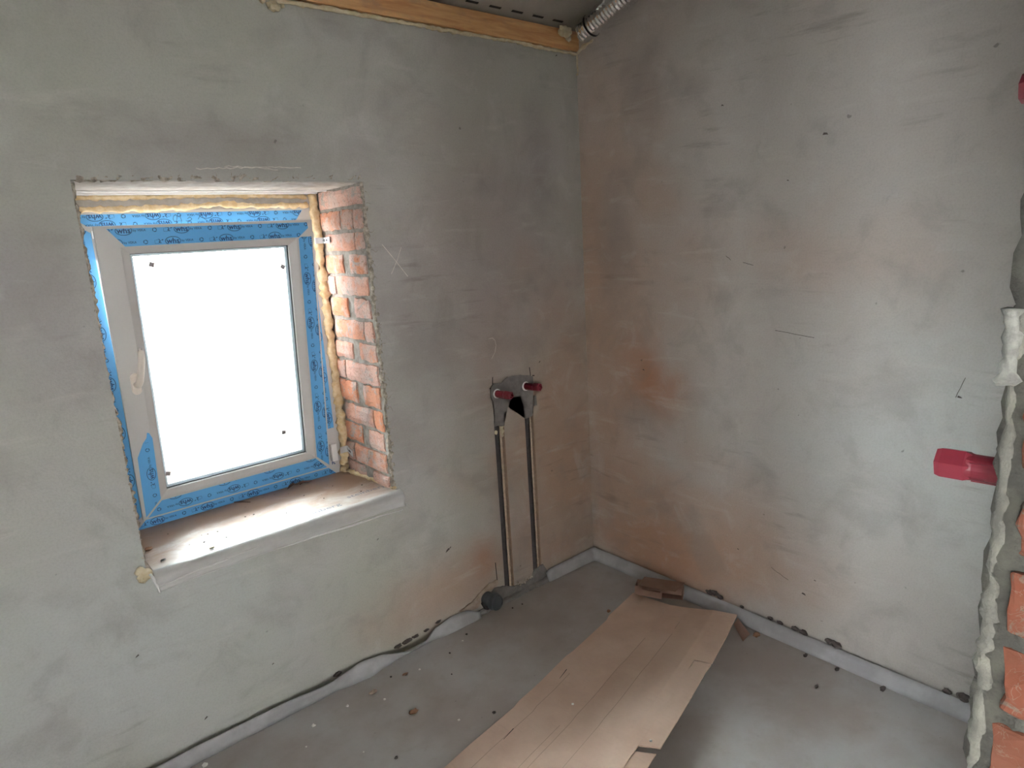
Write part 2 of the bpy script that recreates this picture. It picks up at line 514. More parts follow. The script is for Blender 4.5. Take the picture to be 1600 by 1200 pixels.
def glass_mat():
    t = NT('window_glass')
    tr = t.n('ShaderNodeBsdfTransparent'); tr.inputs[0].default_value = (0.95, 0.97, 0.97, 1)
    gl = t.n('ShaderNodeBsdfGlossy'); gl.inputs['Roughness'].default_value = 0.02
    fr = t.n('ShaderNodeFresnel'); fr.inputs[0].default_value = 1.45
    mx = t.n('ShaderNodeMixShader'); t.t.links.new(fr.outputs[0], mx.inputs[0])
    t.t.links.new(tr.outputs[0], mx.inputs[1]); t.t.links.new(gl.outputs[0], mx.inputs[2])
    t.t.links.new(mx.outputs[0], t.out.inputs[0])
    return t.m


M['glass'] = glass_mat()

# ------------------------------------------------------------------ room shell
OX0, OX1, OZ0, OZ1 = -1.915, -1.068, 0.66, 1.782          # window opening
G1 = (-0.575, -0.521, 0.045, 0.825); G2 = (-0.404, -0.352, 0.055, 0.84)
GD = 0.052                                              # depth of the pipe chases


def ceil_z(y): return 2.392 + 0.325 * (-y)


def fillA(x, y, z):
    if OX0 < x < OX1 and OZ0 < z < OZ1: return False
    if y < GD:
        for g in (G1, G2):
            if g[0] < x < g[1] and g[2] < z < g[3]: return False
    return True


wallA = mk('wall_left', voxels([-2.75, OX0, OX1, G1[0], G1[1], G2[0], G2[1], 0.0], [0, GD, 0.46],
                               [-0.1, G1[2], G2[2], OZ0, G1[3], G2[3], OZ1, 2.40], fillA), M['wallA'], origin=(0, 0, 0))
tag(wallA, 'rough grey plastered wall with the window and pipe chases', 'wall', kind='structure')

# wall on the right, its top follows the roof slope
bm = bmesh.new()
prism(bm, [(0.46, -0.1), (-2.15, -0.1), (-2.15, ceil_z(-2.15) + .1), (0.0, ceil_z(0.0) + .1), (0.46, ceil_z(0))], lambda u, w, h: Vector((h, u, w)), 0.0, 0.25)
wallB = tag(mk('wall_right', bm, M['wallB'], origin=(0, 0, 0)), 'plastered side wall with orange damp stains, free of openings', 'wall', kind='structure')

# rear wall with the doorway the camera stands in
CX, CY0, CY1 = -1.535, -1.95, -2.15
bm = voxels([-2.75, -2.68, CX, -0.001], [CY1, CY0], [-0.1, 2.15, 3.15],
            lambda x, y, z: not (-2.68 < x < CX and z < 2.15))
wallC = tag(mk('wall_rear', bm, M['wallC'], origin=(0, 0, 0)), 'partition with unfinished doorway jamb of brick and mortar', 'wall', kind='structure')
bm = bmesh.new()
box(bm, (-3.0, -1.95, -0.1), (-2.75, 0.46, 3.15))
tag(mk('wall_side', bm, M['hall'], origin=(0, 0, 0)), 'plain plastered wall beyond the window, outside the view', 'wall', kind='structure')

bm = bmesh.new(); box(bm, (-4.5, -4.6, -0.15), (0.0, 0.0, 0.0))
floor = tag(mk('floor', bm, M['floor'], origin=(0, 0, 0)), 'smooth grey cement screed floor with scattered crumbs', 'floor', kind='structure')

# sloping ceiling of vapour membrane, gently wrinkled
bm = bmesh.new(); NXc, NYc = 70, 50
rows = []
for j in range(NYc + 1):
    y = 0.0 - 2.6 * j / NYc
    row = []
    for i in range(NXc + 1):
        x = -2.75 + 2.75 * i / NXc
        e = min(1, j / 2.0)
        dz = noise.noise(Vector((x * 3.1, y * 4.3, 0.7))) * 0.010 * e + abs(noise.noise(Vector((x * 9, y * 2.2, 3)))) * 0.006 * e
        row.append(bm.verts.new((x, y, ceil_z(y) + dz)))
    rows.append(row)
for j in range(NYc):
    for i in range(NXc): bm.faces.new((rows[j][i], rows[j + 1][i], rows[j + 1][i + 1], rows[j][i + 1]))
# rafters' depth of insulation above closes it into a slab
rim = [rows[0][i] for i in range(NXc + 1)] + [rows[j][NXc] for j in range(1, NYc + 1)] + [rows[NYc][i] for i in range(NXc - 1, -1, -1)] + [rows[j][0] for j in range(NYc - 1, 0, -1)]
topv = [bm.verts.new((v.co.x, v.co.y, v.co.z + 0.2)) for v in rim]
for i in range(len(rim)):
    k = (i + 1) % len(rim); bm.faces.new((rim[i], rim[k], topv[k], topv[i]))
bm.faces.new(topv)
bmesh.ops.recalc_face_normals(bm, faces=bm.faces)
ceiling = tag(mk('ceiling', bm, M['membrane'], origin=(0, 0, 0)), 'sloping grey vapour membrane stapled under the rafters', 'ceiling', kind='structure')
for i in range(7):                                       # printed dashes along the membrane
    x = -0.155 - i * 0.108
    bm = bmesh.new()
    y = -0.052
    box(bm, (x - 0.027, y - 0.0045, 0), (x + 0.027, y + 0.0045, 0.0012), T=lambda c, y=y: Vector((c.x, c.y, ceil_z(c.y) - 0.0105 + c.z)))
    mk('printed_dash', bm, M['dash'], ceiling)

# unseen hall behind the doorway, its openings added to light the room
LIGHT_OPENINGS = ((-4.45, -3.97), (-3.35, -2.54))                      # two added openings aimed at the corner and side wall: y0, y1
bm = voxels([-4.75, -4.5, -2.95, -2.4, 0.0, 0.25], [-4.85, -4.6, LIGHT_OPENINGS[0][0], LIGHT_OPENINGS[0][1], LIGHT_OPENINGS[1][0], LIGHT_OPENINGS[1][1], CY1], [-0.1, 0.6, 1.0, 2.0, 2.35, 2.9],
            lambda x, y, z: (y < -4.6 and not (-2.95 < x < -2.4 and 1.0 < z < 2.0)) or (y > -4.6 and (x > 0.0 or (x < -4.5 and not (0.6 < z < 2.35 and any(a < y < b for a, b in LIGHT_OPENINGS))))))
tag(mk('wall_hall', bm, M['hall'], origin=(0, 0, 0)), 'unseen hall walls behind the doorway with openings added to let in light', 'wall', kind='structure')
bm = bmesh.new(); box(bm, (-4.75, -4.85, 2.9), (0.25, CY1 + .2, 3.0)); box(bm, (-4.75, CY1, -.1), (-2.75, CY1 + .2, 2.9)); 
tag(mk('ceiling_hall', bm, M['hall'], origin=(0, 0, 0)), 'plain hall ceiling behind the doorway, outside the view', 'ceiling', kind='structure')
bm = bmesh.new(); box(bm, (-40, -40, -3.3), (40, 40, -3.2))
tag(mk('ground', bm, M['ground']), 'pale ground outside, one storey below the window', 'ground', kind='structure')
# ------------------------------------------------------------------ window reveal: bricks, mortar, soffit, plaster edge
bm = bmesh.new()
NY, NZ = 26, 84
grid = [[None] * (NZ + 1) for _ in range(NY + 1)]
for i in range(NY + 1):
    for k in range(NZ + 1):
        y = 0.004 + 0.356 * i / NY; z = 0.662 + 1.118 * k / NZ
        d = noise.noise(Vector((y * 45, z * 45, 1.3))) * 0.0035 + noise.noise(Vector((y * 15, z * 15, 5))) * 0.003
        grid[i][k] = bm.verts.new((-1.0745 + d, y, z))
for i in range(NY):
    for k in range(NZ): bm.faces.new((grid[i][k], grid[i][k + 1], grid[i + 1][k + 1], grid[i + 1][k]))
mk('mortar_bed', bm, M['mortar'], wallA, smooth=True)

JZ = [1.778, 1.703, 1.624, 1.549, 1.468, 1.388, 1.306, 1.222, 1.146, 1.064, 0.974, 0.890, 0.808, 0.726, 0.668]


def brick(bm, y0, y1, z0, z1, xf, jit=0.0075):
    """rough brick face in the reveal, chipped corners, tapering back into the wall"""
    n, m = 7, 4
    g = []
    for i in range(n + 1):
        r = []
        for k in range(m + 1):
            y = y0 + (y1 - y0) * i / n; z = z0 + (z1 - z0) * k / m
            edge = (i in (0, n)) or (k in (0, m))
            s = Vector((y * 33, z * 33, xf * 100))
            nv = noise.noise_vector(s)
            if edge: y += nv.x * jit; z += nv.y * jit
            corner = (i in (0, n)) and (k in (0, m))
            dx = abs(noise.noise(s * 0.7)) * 0.003 + (0.0035 if edge else 0) + (0.003 if corner else 0)
            r.append(bm.verts.new((xf + dx, y, z)))
        g.append(r)
    for i in range(n):
        for k in range(m): bm.faces.new((g[i][k], g[i + 1][k], g[i + 1][k + 1], g[i][k + 1]))
    loop = [g[i][0] for i in range(n + 1)] + [g[n][k] for k in range(1, m + 1)] + [g[i][m] for i in range(n - 1, -1, -1)] + [g[0][k] for k in range(m - 1, 0, -1)]
    back = [bm.verts.new((xf + 0.028, v.co.y, v.co.z)) for v in loop]
    L = len(loop)
    for i in range(L): bm.faces.new((loop[i], back[i], back[(i + 1) % L], loop[(i + 1) % L]))


for r in range(14):
    zt, zb = JZ[r], JZ[r + 1]
    g0, g1 = zb + 0.006, zt - 0.006
    if r % 2 == 0:
        spans = [(0.022, 0.262), (0.275, 0.345)] if r % 4 == 0 else [(0.018, 0.080), (0.090, 0.315)]
        if r == 0: spans = [(0.012, 0.335)]
        if r == 13: spans = [(0.02, 0.25)]
    else:
        spans = [(0.020, 0.136), (0.196, 0.335)] if r > 1 else [(0.014, 0.080), (0.088, 0.170), (0.182, 0.340)]
    for (a, b) in spans:
        bm = bmesh.new()
        brick(bm, a + random.uniform(-.004, .004), b + random.uniform(-.004, .004), g0 + random.uniform(-.002, .003), g1 + random.uniform(-.003, .002), -1.0845 + random.uniform(-0.003, 0.0025))
        mk('brick', bm, M['brick'], wallA, origin=(-1.07, (a + b) / 2, zb))

# soffit slab with two white ribs
bm = bmesh.new()
NX = 60
prof = [(0.004, 1.792), (0.010, 1.786), (0.06, 1.780), (0.20, 1.779), (0.36, 1.777)]
rr = []
for i in range(NX + 1):
    x = OX0 + (OX1 - OX0) * i / NX
    rr.append([bm.verts.new((x, y, z - 0.001 + noise.noise(Vector((x * 30, y * 20, 2))) * 0.004)) for y, z in prof])
for i in range(NX):
    for k in range(len(prof) - 1): bm.faces.new((rr[i][k], rr[i][k + 1], rr[i + 1][k + 1], rr[i + 1][k]))
mk('soffit_render', bm, M['soffit'], wallA, smooth=True)
for (y, w, z) in ((0.255, 0.012, 1.772), (0.335, 0.012, 1.770)):
    bm = bmesh.new(); box(bm, (OX0 + 0.001, y, z), (OX1 - 0.012, y + w, 1.778), 0.002)
    mk('soffit_bead', bm, M['pvc_white'], wallA)

# broken plaster lip round the opening
def lip(name, pts, r, seed, mat='lip', amp=0.006):
    bm = bmesh.new()
    p = resample(pts, 0.007)
    rad = [r * (0.75 + 0.8 * abs(noise.noise(Vector((i * 0.31, seed, 0))))) for i in range(len(p))]
    sweep(bm, p, rad, 8, amp, 70, seed=seed, flat=((0, 1, 0), 0.75))
    return mk(name, bm, M[mat], wallA, smooth=True)


lip('plaster_edge', [(-1.905, 0.006, 1.786), (-1.6, 0.006, 1.790), (-1.3, 0.006, 1.790), (-1.075, 0.006, 1.796)], 0.0085, 1.0, amp=.009)
lip('plaster_edge', [(-1.070, 0.006, 1.796), (-1.068, 0.006, 1.45), (-1.066, 0.006, 1.0), (-1.068, 0.006, 0.675)], 0.0100, 2.0, amp=.009)
lip('plaster_edge', [(-1.912, 0.008, 1.775), (-1.914, 0.008, 1.45), (-1.920, 0.008, 1.27), (-1.915, 0.008, 1.15), (-1.915, 0.008, 0.80), (-1.921, 0.008, 0.675)], 0.0070, 3.0, amp=.009)

# fibres fraying off the edge
for i in range(26):
    bm = bmesh.new()
    if i < 17:
        z = random.uniform(0.75, 1.78); p = Vector((-1.066, -0.002, z)); dr = Vector((random.uniform(.2, 1), -0.1, random.uniform(-1.0, .4)))
    else:
        x = random.uniform(-1.85, -1.09); p = Vector((x, -0.002, 1.792)); dr = Vector((random.uniform(-1, 1), -0.1, random.uniform(.05, .5)))
    pts = [p + dr * 0.028 * s + Vector((0, -0.004 * s, 0.02 * s * s * random.uniform(-1, .5))) for s in (0, .33, .66, 1)]
    sweep(bm, pts, [0.0011, 0.001, 0.0008, 0.0005], 5)
    mk('frayed_fibre', bm, M['lip'], wallA)

# ------------------------------------------------------------------ chases, patches, saw cuts and scratches on the window wall
TA = lambda u, w, h: Vector((u, -h, w))


def ragged(poly, step=0.012, amp=0.006, seed=0.0):
    out = []
    n = len(poly)
    for i in range(n):
        a, b = Vector(poly[i]), Vector(poly[(i + 1) % n])
        k = max(1, int((b - a).length / step))
        for j in range(k):
            p = a.lerp(b, j / k)
            nv = noise.noise_vector(Vector((p.x * 90, p.y * 90, seed)))
            out.append((p.x + nv.x * amp, p.y + nv.y * amp))
    return out


bm = bmesh.new()
prism(bm, ragged([(-.583, .972), (-.565, .985), (-.523, .980), (-.49, .996), (-.417, .996), (-.344, .976), (-.345, .948), (-.353, .902), (-.353, .845), (-.36, .80), (-.404, .795), (-.412, .863), (-.418, .898), (-.449, .905), (-.477, .901), (-.501, .858), (-.519, .852), (-.524, .795), (-.573, .800), (-.572, .846), (-.571, .908), (-.585, .929)], amp=0.005), TA, -0.001, 0.004)
bmesh.ops.triangulate(bm, faces=[f for f in bm.faces if len(f.verts) > 4])
mk('mortar_patch', bm, M['patch'], wallA)
bm = bmesh.new()
prism(bm, ragged([(-.345, .888), (-.331, .884), (-.329, .841), (-.346, .841)], 0.008, 0.002), TA, -0.001, 0.002)
mk('mortar_smear', bm, M['patch'], wallA)
for g in (G1, G2):                                       # raw faces inside the chase
    bm = bmesh.new()
    box(bm, (g[1] - 0.004, 0.0005, g[2] + 0.001), (g[1] + 0.001, GD, g[3] - 0.03))
    mk('chase_cheek', bm, M['cheek'], wallA)
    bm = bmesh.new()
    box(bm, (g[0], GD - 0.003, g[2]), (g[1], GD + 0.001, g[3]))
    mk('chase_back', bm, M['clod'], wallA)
# broken plaster and mortar at the foot of the chases
bm = bmesh.new()
prism(bm, ragged([(-.83, .056), (-.76, .070), (-.71, .098), (-.66, .116), (-.619, .118), (-.612, .095), (-.63, .09), (-.66, .085), (-.70, .06), (-.73, .035), (-.80, .03)], 0.010, 0.005, 2), TA, -0.001, 0.006)
bmesh.ops.triangulate(bm, faces=[f for f in bm.faces if len(f.verts) > 4])
mk('broken_plaster', bm, M['pale_plaster'], wallA)
bm = bmesh.new()
prism(bm, ragged([(-.70, .0), (-.69, .030), (-.655, .060), (-.635, .085), (-.578, .072), (-.535, .048), (-.47, .034), (-.42, .048), (-.40, .078), (-.345, .084), (-.328, .048), (-.33, .0)], .010, .005, 5), TA, -.001, .007)
bmesh.ops.triangulate(bm, faces=[f for f in bm.faces if len(f.verts) > 4])
p = resample([(-.74, -.008, .004), (-.60, -.012, .006), (-.47, -.010, .005), (-.33, -.014, .006)], 0.012)
sweep(bm, p, [0.013 + 0.005 * noise.noise(Vector((i * .5, 4, 1))) for i in range(len(p))], 9, 0.005, 50, seed=9)
mk('mortar_fillet', bm, M['patch'], wallA)
bm = bmesh.new()
for i in range(14):
    x = random.uniform(-.52, -.41); blob(bm, (x, -0.004, 0.046 + random.uniform(-.006, .012)), random.uniform(.003, .007), 0.5, 2, 1, seed=i)
mk('crumbled_edge', bm, M['lip'], wallA)
for pts in ([(-.566, 1.010), (-.570, .975)], [(-.361, 1.016), (-.357, .976)], [(-.619, .197), (-.616, .112)], [(-.585, .965), (-.575, .972)], [(-.346, .978), (-.335, .976)]):
    bm = bmesh.new(); stroke(bm, pts, 0.0042, TA, 0, 0.0006); mk('saw_cut', bm, M['crack'], wallA)


def wobble(pts, n, amp, seed):
    out = []
    for a, b in zip(pts, pts[1:]):
        for i in range(n):
            t = i / n; p = Vector(a).lerp(Vector(b), t); out.append((p.x, p.y + noise.noise(Vector((p.x * 120, p.y * 90, seed))) * amp))
    out.append(pts[-1]); return out


for pts, w in (([(-1.019, 1.570), (-.975, 1.515), (-.927, 1.452)], 0.0022), ([(-.943, 1.557), (-.965, 1.512), (-.994, 1.466)], 0.0018),
               (wobble([(-1.60, 1.815), (-1.45, 1.822), (-1.284, 1.823)], 14, 0.006, 1), 0.0018), (wobble([(-1.52, 1.824), (-1.36, 1.815)], 12, 0.006, 4), 0.0014),
               ([(-.573, 1.172), (-.553, 1.172), (-.541, 1.160), (-.537, 1.140), (-.545, 1.112), (-.565, 1.088)], 0.0020)):
    bm = bmesh.new(); stroke(bm, pts, w, TA, 0, 0.0005); mk('scratch_mark', bm, M['scratch'], wallA)
for (x, z, s) in ((-.858, .342, .010), (-.845, .350, .006), (-1.16, .50, .004), (-1.60, .20, .004), (-1.83, .12, .006), (-1.98, .42, .006), (-.30, 1.03, .005), (-.12, 2.285, .005)):
    bm = bmesh.new()
    prism(bm, ragged([(x - s, z - s * .5), (x + s, z + s * .3), (x + s * .6, z + s), (x - s * .4, z + s * .4)], 0.003, 0.002, x), TA, -.0005, 0.0008)
    mk('dirt_spot', bm, M['clod'], wallA)

# ------------------------------------------------------------------ water pipes in the chases, red test plugs
for g, lab in ((G1, 'dark sleeved water pipe sunk in the wall chase nearer the window'), (G2, 'dark sleeved water pipe sunk in the wall chase nearer the corner')):
    t_ = empty('water_pipe', (g[0] + 0.019, 0.020, g[2] - 0.02)); tag(t_, lab, 'pipe', 'pipes in the wall chases')
    bm = bmesh.new()
    p = resample([(g[0] + 0.019, 0.020, 0.02), (g[0] + 0.019, 0.020, 0.86)], 0.03)
    sweep(bm, p, 0.0175, 12, 0.0012, 30, seed=g[0])
    mk('pipe_sleeve', bm, M['sleeve'], t_, smooth=True)
    bm = bmesh.new()
    p = resample([(g[0] + 0.0400, 0.010, 0.045), (g[0] + 0.0400, 0.010, 0.82)], 0.006)
    sweep(bm, p, [(0.0038 if g is G2 else 0.0056) * (0.85 + 0.4 * abs(noise.noise(Vector((i * .4, g[0], 0))))) for i in range(len(p))], 7, 0.0012, 120, seed=g[0])
    mk('foam_seam', bm, M['seam'], t_, smooth=True)
bm = bmesh.new()
for k, (dx, z, r) in enumerate(((.042, .792, .010), (.047, .770, .009), (.010, .772, .008), (.044, .752, .007))):
    blob(bm, (G1[0] + dx, 0.004, z), r, 0.5, 1.6, 2, (1, .7, 1.2), seed=k)
tag(mk('foam_lump', bm, M['foam_old'], smooth=True), 'small pale foam lumps under the mortar patch in the chase', 'foam')


def test_plug(base, axis, label, L=0.088, collar=True):
    axis = Vector(axis).normalized(); base = Vector(base)
    t_ = empty('test_plug', base); tag(t_, label, 'pipe plug')
    bm = bmesh.new()
    lathe(bm, [(0.0145, -0.012), (0.0145, L * 0.60), (0.0155, L * 0.66)], base, axis, 24)
    a = axis.orthogonal().normalized(); b = axis.cross(a)
    for k in range(3):                                   # moulded ribs along the shank
        t = 2 * math.pi * k / 3 + .4; n_ = a * math.cos(t) + b * math.sin(t); s_ = axis.cross(n_)
        q = [base + n_ * 0.0138 + s_ * 0.0015, base + n_ * 0.0138 - s_ * 0.0015, base + n_ * 0.0162 - s_ * 0.0012, base + n_ * 0.0162 + s_ * 0.0012]
        lo = [bm.verts.new(v) for v in q]; hi = [bm.verts.new(v + axis * L * 0.62) for v in q]
        for i in range(4): bm.faces.new((lo[i], lo[(i + 1) % 4], hi[(i + 1) % 4], hi[i]))
    mk('shank', bm, M['red'], t_, smooth=False)
    bm = bmesh.new()
    prof = [(0.0155, L * 0.62), (0.0185, L * 0.68), (0.0185, L * 0.94), (0.0165, L), (0.0115, L), (0.0115, L * 0.90), (0.004, L * 0.90)]
    lathe(bm, prof, base, axis, 6)
    mk('hex_head', bm, M['red'], t_)
    bm = bmesh.new()
    box(bm, (-.0105, -.0022, 0), (.0105, .0022, .006)); box(bm, (-.0022, -.0105, 0), (.0022, .0105, .006))
    R = Matrix((a, b, axis)).transposed()
    for v in bm.verts: v.co = base + axis * L * 0.90 + R @ v.co
    mk('key_cross', bm, M['red'], t_)
    if collar:
        bm = bmesh.new()
        lathe(bm, [(0.0150, 0.0), (0.0150, 0.007), (0.0195, 0.007), (0.0200, 0.0)], base, axis, 24, closed=False)
        mk('collar', bm, M['pvc_white'], t_, smooth=True)
    return t_


test_plug((-.552, -0.001, .939), (0.04, -1, 0.03), 'red pipe plug in the mortar patch nearer the window')
test_plug((-.392, -0.001, .940), (0.06, -1, 0.06), 'red pipe plug in the mortar patch nearer the corner')
test_plug((-1.401, CY0, 1.296), (0, 1, -0.03), 'large looking red pipe plug poking out behind the doorway jamb at elbow height', collar=True)
test_plug((-1.215, CY0, 1.706), (0, 1, 0), 'red pipe plug beside the doorway jamb, the higher one', collar=True)

# ------------------------------------------------------------------ drain
t_ = empty('drain_pipe', (-.685, 0, .055)); tag(t_, 'dark grey capped drain pipe sticking out at the wall foot', 'pipe')
AX = Vector((0.05, -1, 0.06)).normalized()
bm = bmesh.new(); lathe(bm, [(0.029, -0.01), (0.029, 0.045), (0.035, 0.047), (0.036, 0.052), (0.036, 0.060), (0.034, 0.064)], (-.685, 0, .058), AX, 28)
mk('socket', bm, M['drain'], t_, smooth=False)
bm = bmesh.new(); lathe(bm, [(0.0325, 0.062), (0.0325, 0.076), (0.030, 0.080), (0.026, 0.080), (0.025, 0.077), (0.001, 0.077)], (-.685, 0, .058), AX, 28)
mk('end_cap', bm, M['drain'], t_, smooth=False)
bm = bmesh.new()
sweep(bm, resample([(-.712, -.012, .052), (-.705, -.022, .028), (-.690, -.028, .022)], 0.006), 0.008, 8, .003, 80)
mk('seal_lip', bm, M['sleeve'], t_, smooth=True)

# ------------------------------------------------------------------ edge strips at the foot of the walls
def ribbon(name, bot, top, th, label, group='grey foam edge strips round the screed'):
    bm = bmesh.new()
    n = len(bot); R_ = []
    for b, t in zip(bot, top):
        b, t = Vector(b), Vector(t)
        R_.append([b, b.lerp(t, .35) + Vector((0, 0, -.003)), b.lerp(t, .7), t])
    outs = []
    for s in (0, 1):
        g = []
        for i, r in enumerate(R_):
            tan = (R_[min(i + 1, n - 1)][0] - R_[max(i - 1, 0)][0]).normalized()
            nr = tan.cross(r[3] - r[0]).normalized() * th * s
            g.append([bm.verts.new(p + nr) for p in r])
        outs.append(g)
    A_, B_ = outs
    for i in range(n - 1):
        for k in range(3):
            bm.faces.new((A_[i][k], A_[i][k + 1], A_[i + 1][k + 1], A_[i + 1][k]))
            bm.faces.new((B_[i][k], B_[i + 1][k], B_[i + 1][k + 1], B_[i][k + 1]))
        bm.faces.new((A_[i][3], B_[i][3], B_[i + 1][3], A_[i + 1][3])); bm.faces.new((A_[i][0], A_[i + 1][0], B_[i + 1][0], B_[i][0]))
    for i in (0, n - 1):
        for k in range(3): bm.faces.new((A_[i][k], B_[i][k], B_[i][k + 1], A_[i][k + 1]))
    bmesh.ops.recalc_face_normals(bm, faces=bm.faces)
    return tag(mk(name, bm, M['strip'], smooth=True), label, 'edge strip', group)


def interp(tab, x):
    for (a, va), (b, vb) in zip(tab, tab[1:]):
        if a <= x <= b:
            t = (x - a) / (b - a); t = t * t * (3 - 2 * t); return va + (vb - va) * t
    return tab[0][1] if x < tab[0][0] else tab[-1][1]


ytop = [(-2.75, -.030), (-2.0, -.030), (-1.85, -.026), (-1.60, -.030), (-1.436, -.046), (-1.36, -.030), (-1.29, -.012), (-1.215, -.022), (-1.165, -.050), (-1.112, -.074), (-1.05, -.068), (-.954, -.020), (-.874, -.010), (-.80, -.014), (-.75, -.026)]
ybot = [(-2.75, -.020), (-1.5, -.018), (-1.40, -.016), (-1.33, -.034), (-1.27, -.040), (-1.20, -.022), (-1.13, -.008), (-1.05, -.008), (-.97, -.012), (-.92, -.026), (-.85, -.030), (-.75, -.030)]
ztop = [(-2.75, .062), (-1.36, .060), (-1.22, .054), (-1.112, .046), (-1.05, .046), (-.95, .052), (-.87, .058), (-.80, .054), (-.74, .028)]
xs = [-2.74 + i * 0.02 for i in range(101)]
ribbon('edge_strip', [(x, interp(ybot, x) - .004 + .003 * noise.noise(Vector((x * 14, 0, 0))), 0.0005) for x in xs],
       [(x, interp(ytop, x), interp(ztop, x)) for x in xs], 0.005, 'wavy grey foam edge strip peeling off the wall under the window')
pb, pt = [], []
for i in range(16):
    x = -.335 + .275 * i / 15
    pb.append((x, -.030 - .010 * (i / 15), .0005)); pt.append((x, -.008, .050 - (0.012 if i == 0 else 0)))
for k in range(1, 7):
    a = k / 7 * math.pi / 2
    pb.append((-.060 + .020 * math.sin(a), -.060 + .020 * math.cos(a), .0005)); pt.append((-.028 + .020 * math.sin(a), -.028 + .020 * math.cos(a), .051))
for i in range(60):
    y = -.075 - 1.865 * i / 59
    pb.append((-.038 + .002 * noise.noise(Vector((y * 11, 1, 0))), y, .0005)); pt.append((-.009 + .0015 * noise.noise(Vector((y * 9, 5, 0))), y + .02, .052 + .002 * noise.noise(Vector((y * 6, 2, 2)))))
ribbon('edge_strip', pb, pt, 0.005, 'straight grey foam edge strip turning the corner and following the side wall')

# dark mortar clods on top of the strip at the side wall
for i, (y, z, r) in enumerate([(-.665, .064, .013), (-.690, .070, .014), (-.715, .062, .012), (-.815, .058, .008), (-.936, .060, .009), (-.975, .058, .010), (-1.035, .060, .012), (-1.070, .058, .014), (-1.165, .066, .013), (-1.190, .064, .016), (-1.54, .060, .011), (-1.585, .064, .017)]):
    bm = bmesh.new(); blob(bm, (-.008, y, z), r, 0.6, 1.6, 2, (.55, 1.2, .8), seed=i * 1.3)
    tag(mk('clod_and_gap_shade', bm, M['clod']), 'dark mortar clod stuck on the side wall just above the edge strip', 'clod', 'clods above the edge strip')
# dark lumps stand in for the shade in the gap behind the wavy strip
for i, (x, z, r) in enumerate([(-1.125, .040, .011), (-1.085, .042, .014), (-1.045, .044, .010), (-.995, .047, .008), (-.935, .058, .008), (-1.38, .050, .010)]):
    bm = bmesh.new(); blob(bm, (x, -.004, z), r, 0.6, 1.6, 2, (1.6, .5, .7), seed=i * 2.3)
    tag(mk('clod_and_gap_shade', bm, M['clod']), 'dark lump standing for the shade in the gap behind the wavy edge strip', 'clod', 'shade lumps behind the wavy strip')

# ------------------------------------------------------------------ window
win = empty('window_1', (-1.495, .35, .655)); tag(win, 'white tilted window with blue protective film and overcast sky behind', 'window', kind='structure')
FX0, FX1, FZ0, FZ1, FY = -1.890, -1.104, .655, 1.722, .351


def ring(bm, o, i, h0, h1, T):
    """rectangular ring between outer and inner rect (u0,w0,u1,w1), heights h0..h1"""
    def q(r, h): return [bm.verts.new(T(u, w, h)) for u, w in ((r[0], r[1]), (r[2], r[1]), (r[2], r[3]), (r[0], r[3]))]
    ot, it, ob, ib = q(o, h1), q(i, h1), q(o, h0), q(i, h0)
    for k in range(4):
        n = (k + 1) % 4
        bm.faces.new((ot[k], ot[n], it[n], it[k])); bm.faces.new((ob[n], ob[k], ib[k], ib[n]))
        bm.faces.new((ob[k], ob[n], ot[n], ot[k])); bm.faces.new((ib[n], ib[k], it[k], it[n]))


TF = lambda u, w, h: Vector((u, FY - h, w))               # fixed frame: h towards the room
bm = bmesh.new()
ring(bm, (FX0, FZ0, FX1, FZ1), (FX0 + .066, FZ0 + .066, FX1 - .066, FZ1 - .066), -.07, 0, TF)
ring(bm, (FX0 + .05, FZ0 + .05, FX1 - .05, FZ1 - .05), (FX0 + .088, FZ0 + .088, FX1 - .088, FZ1 - .088), -.07, -.045, TF)
bmesh.ops.recalc_face_normals(bm, faces=bm.faces)
mk('frame', bm, M['pvc'], win)
bm = bmesh.new()
ring(bm, (FX0 + .058, FZ0 + .058, FX1 - .058, FZ1 - .058), (FX0 + .068, FZ0 + .068, FX1 - .068, FZ1 - .068), -.012, -.006, TF)
mk('gasket', bm, M['gasket'], win)

WHS = text_polys('whs', 0.0235, 0.00045); VEKA = text_polys('by VEKA', 0.0098, 0.0001)


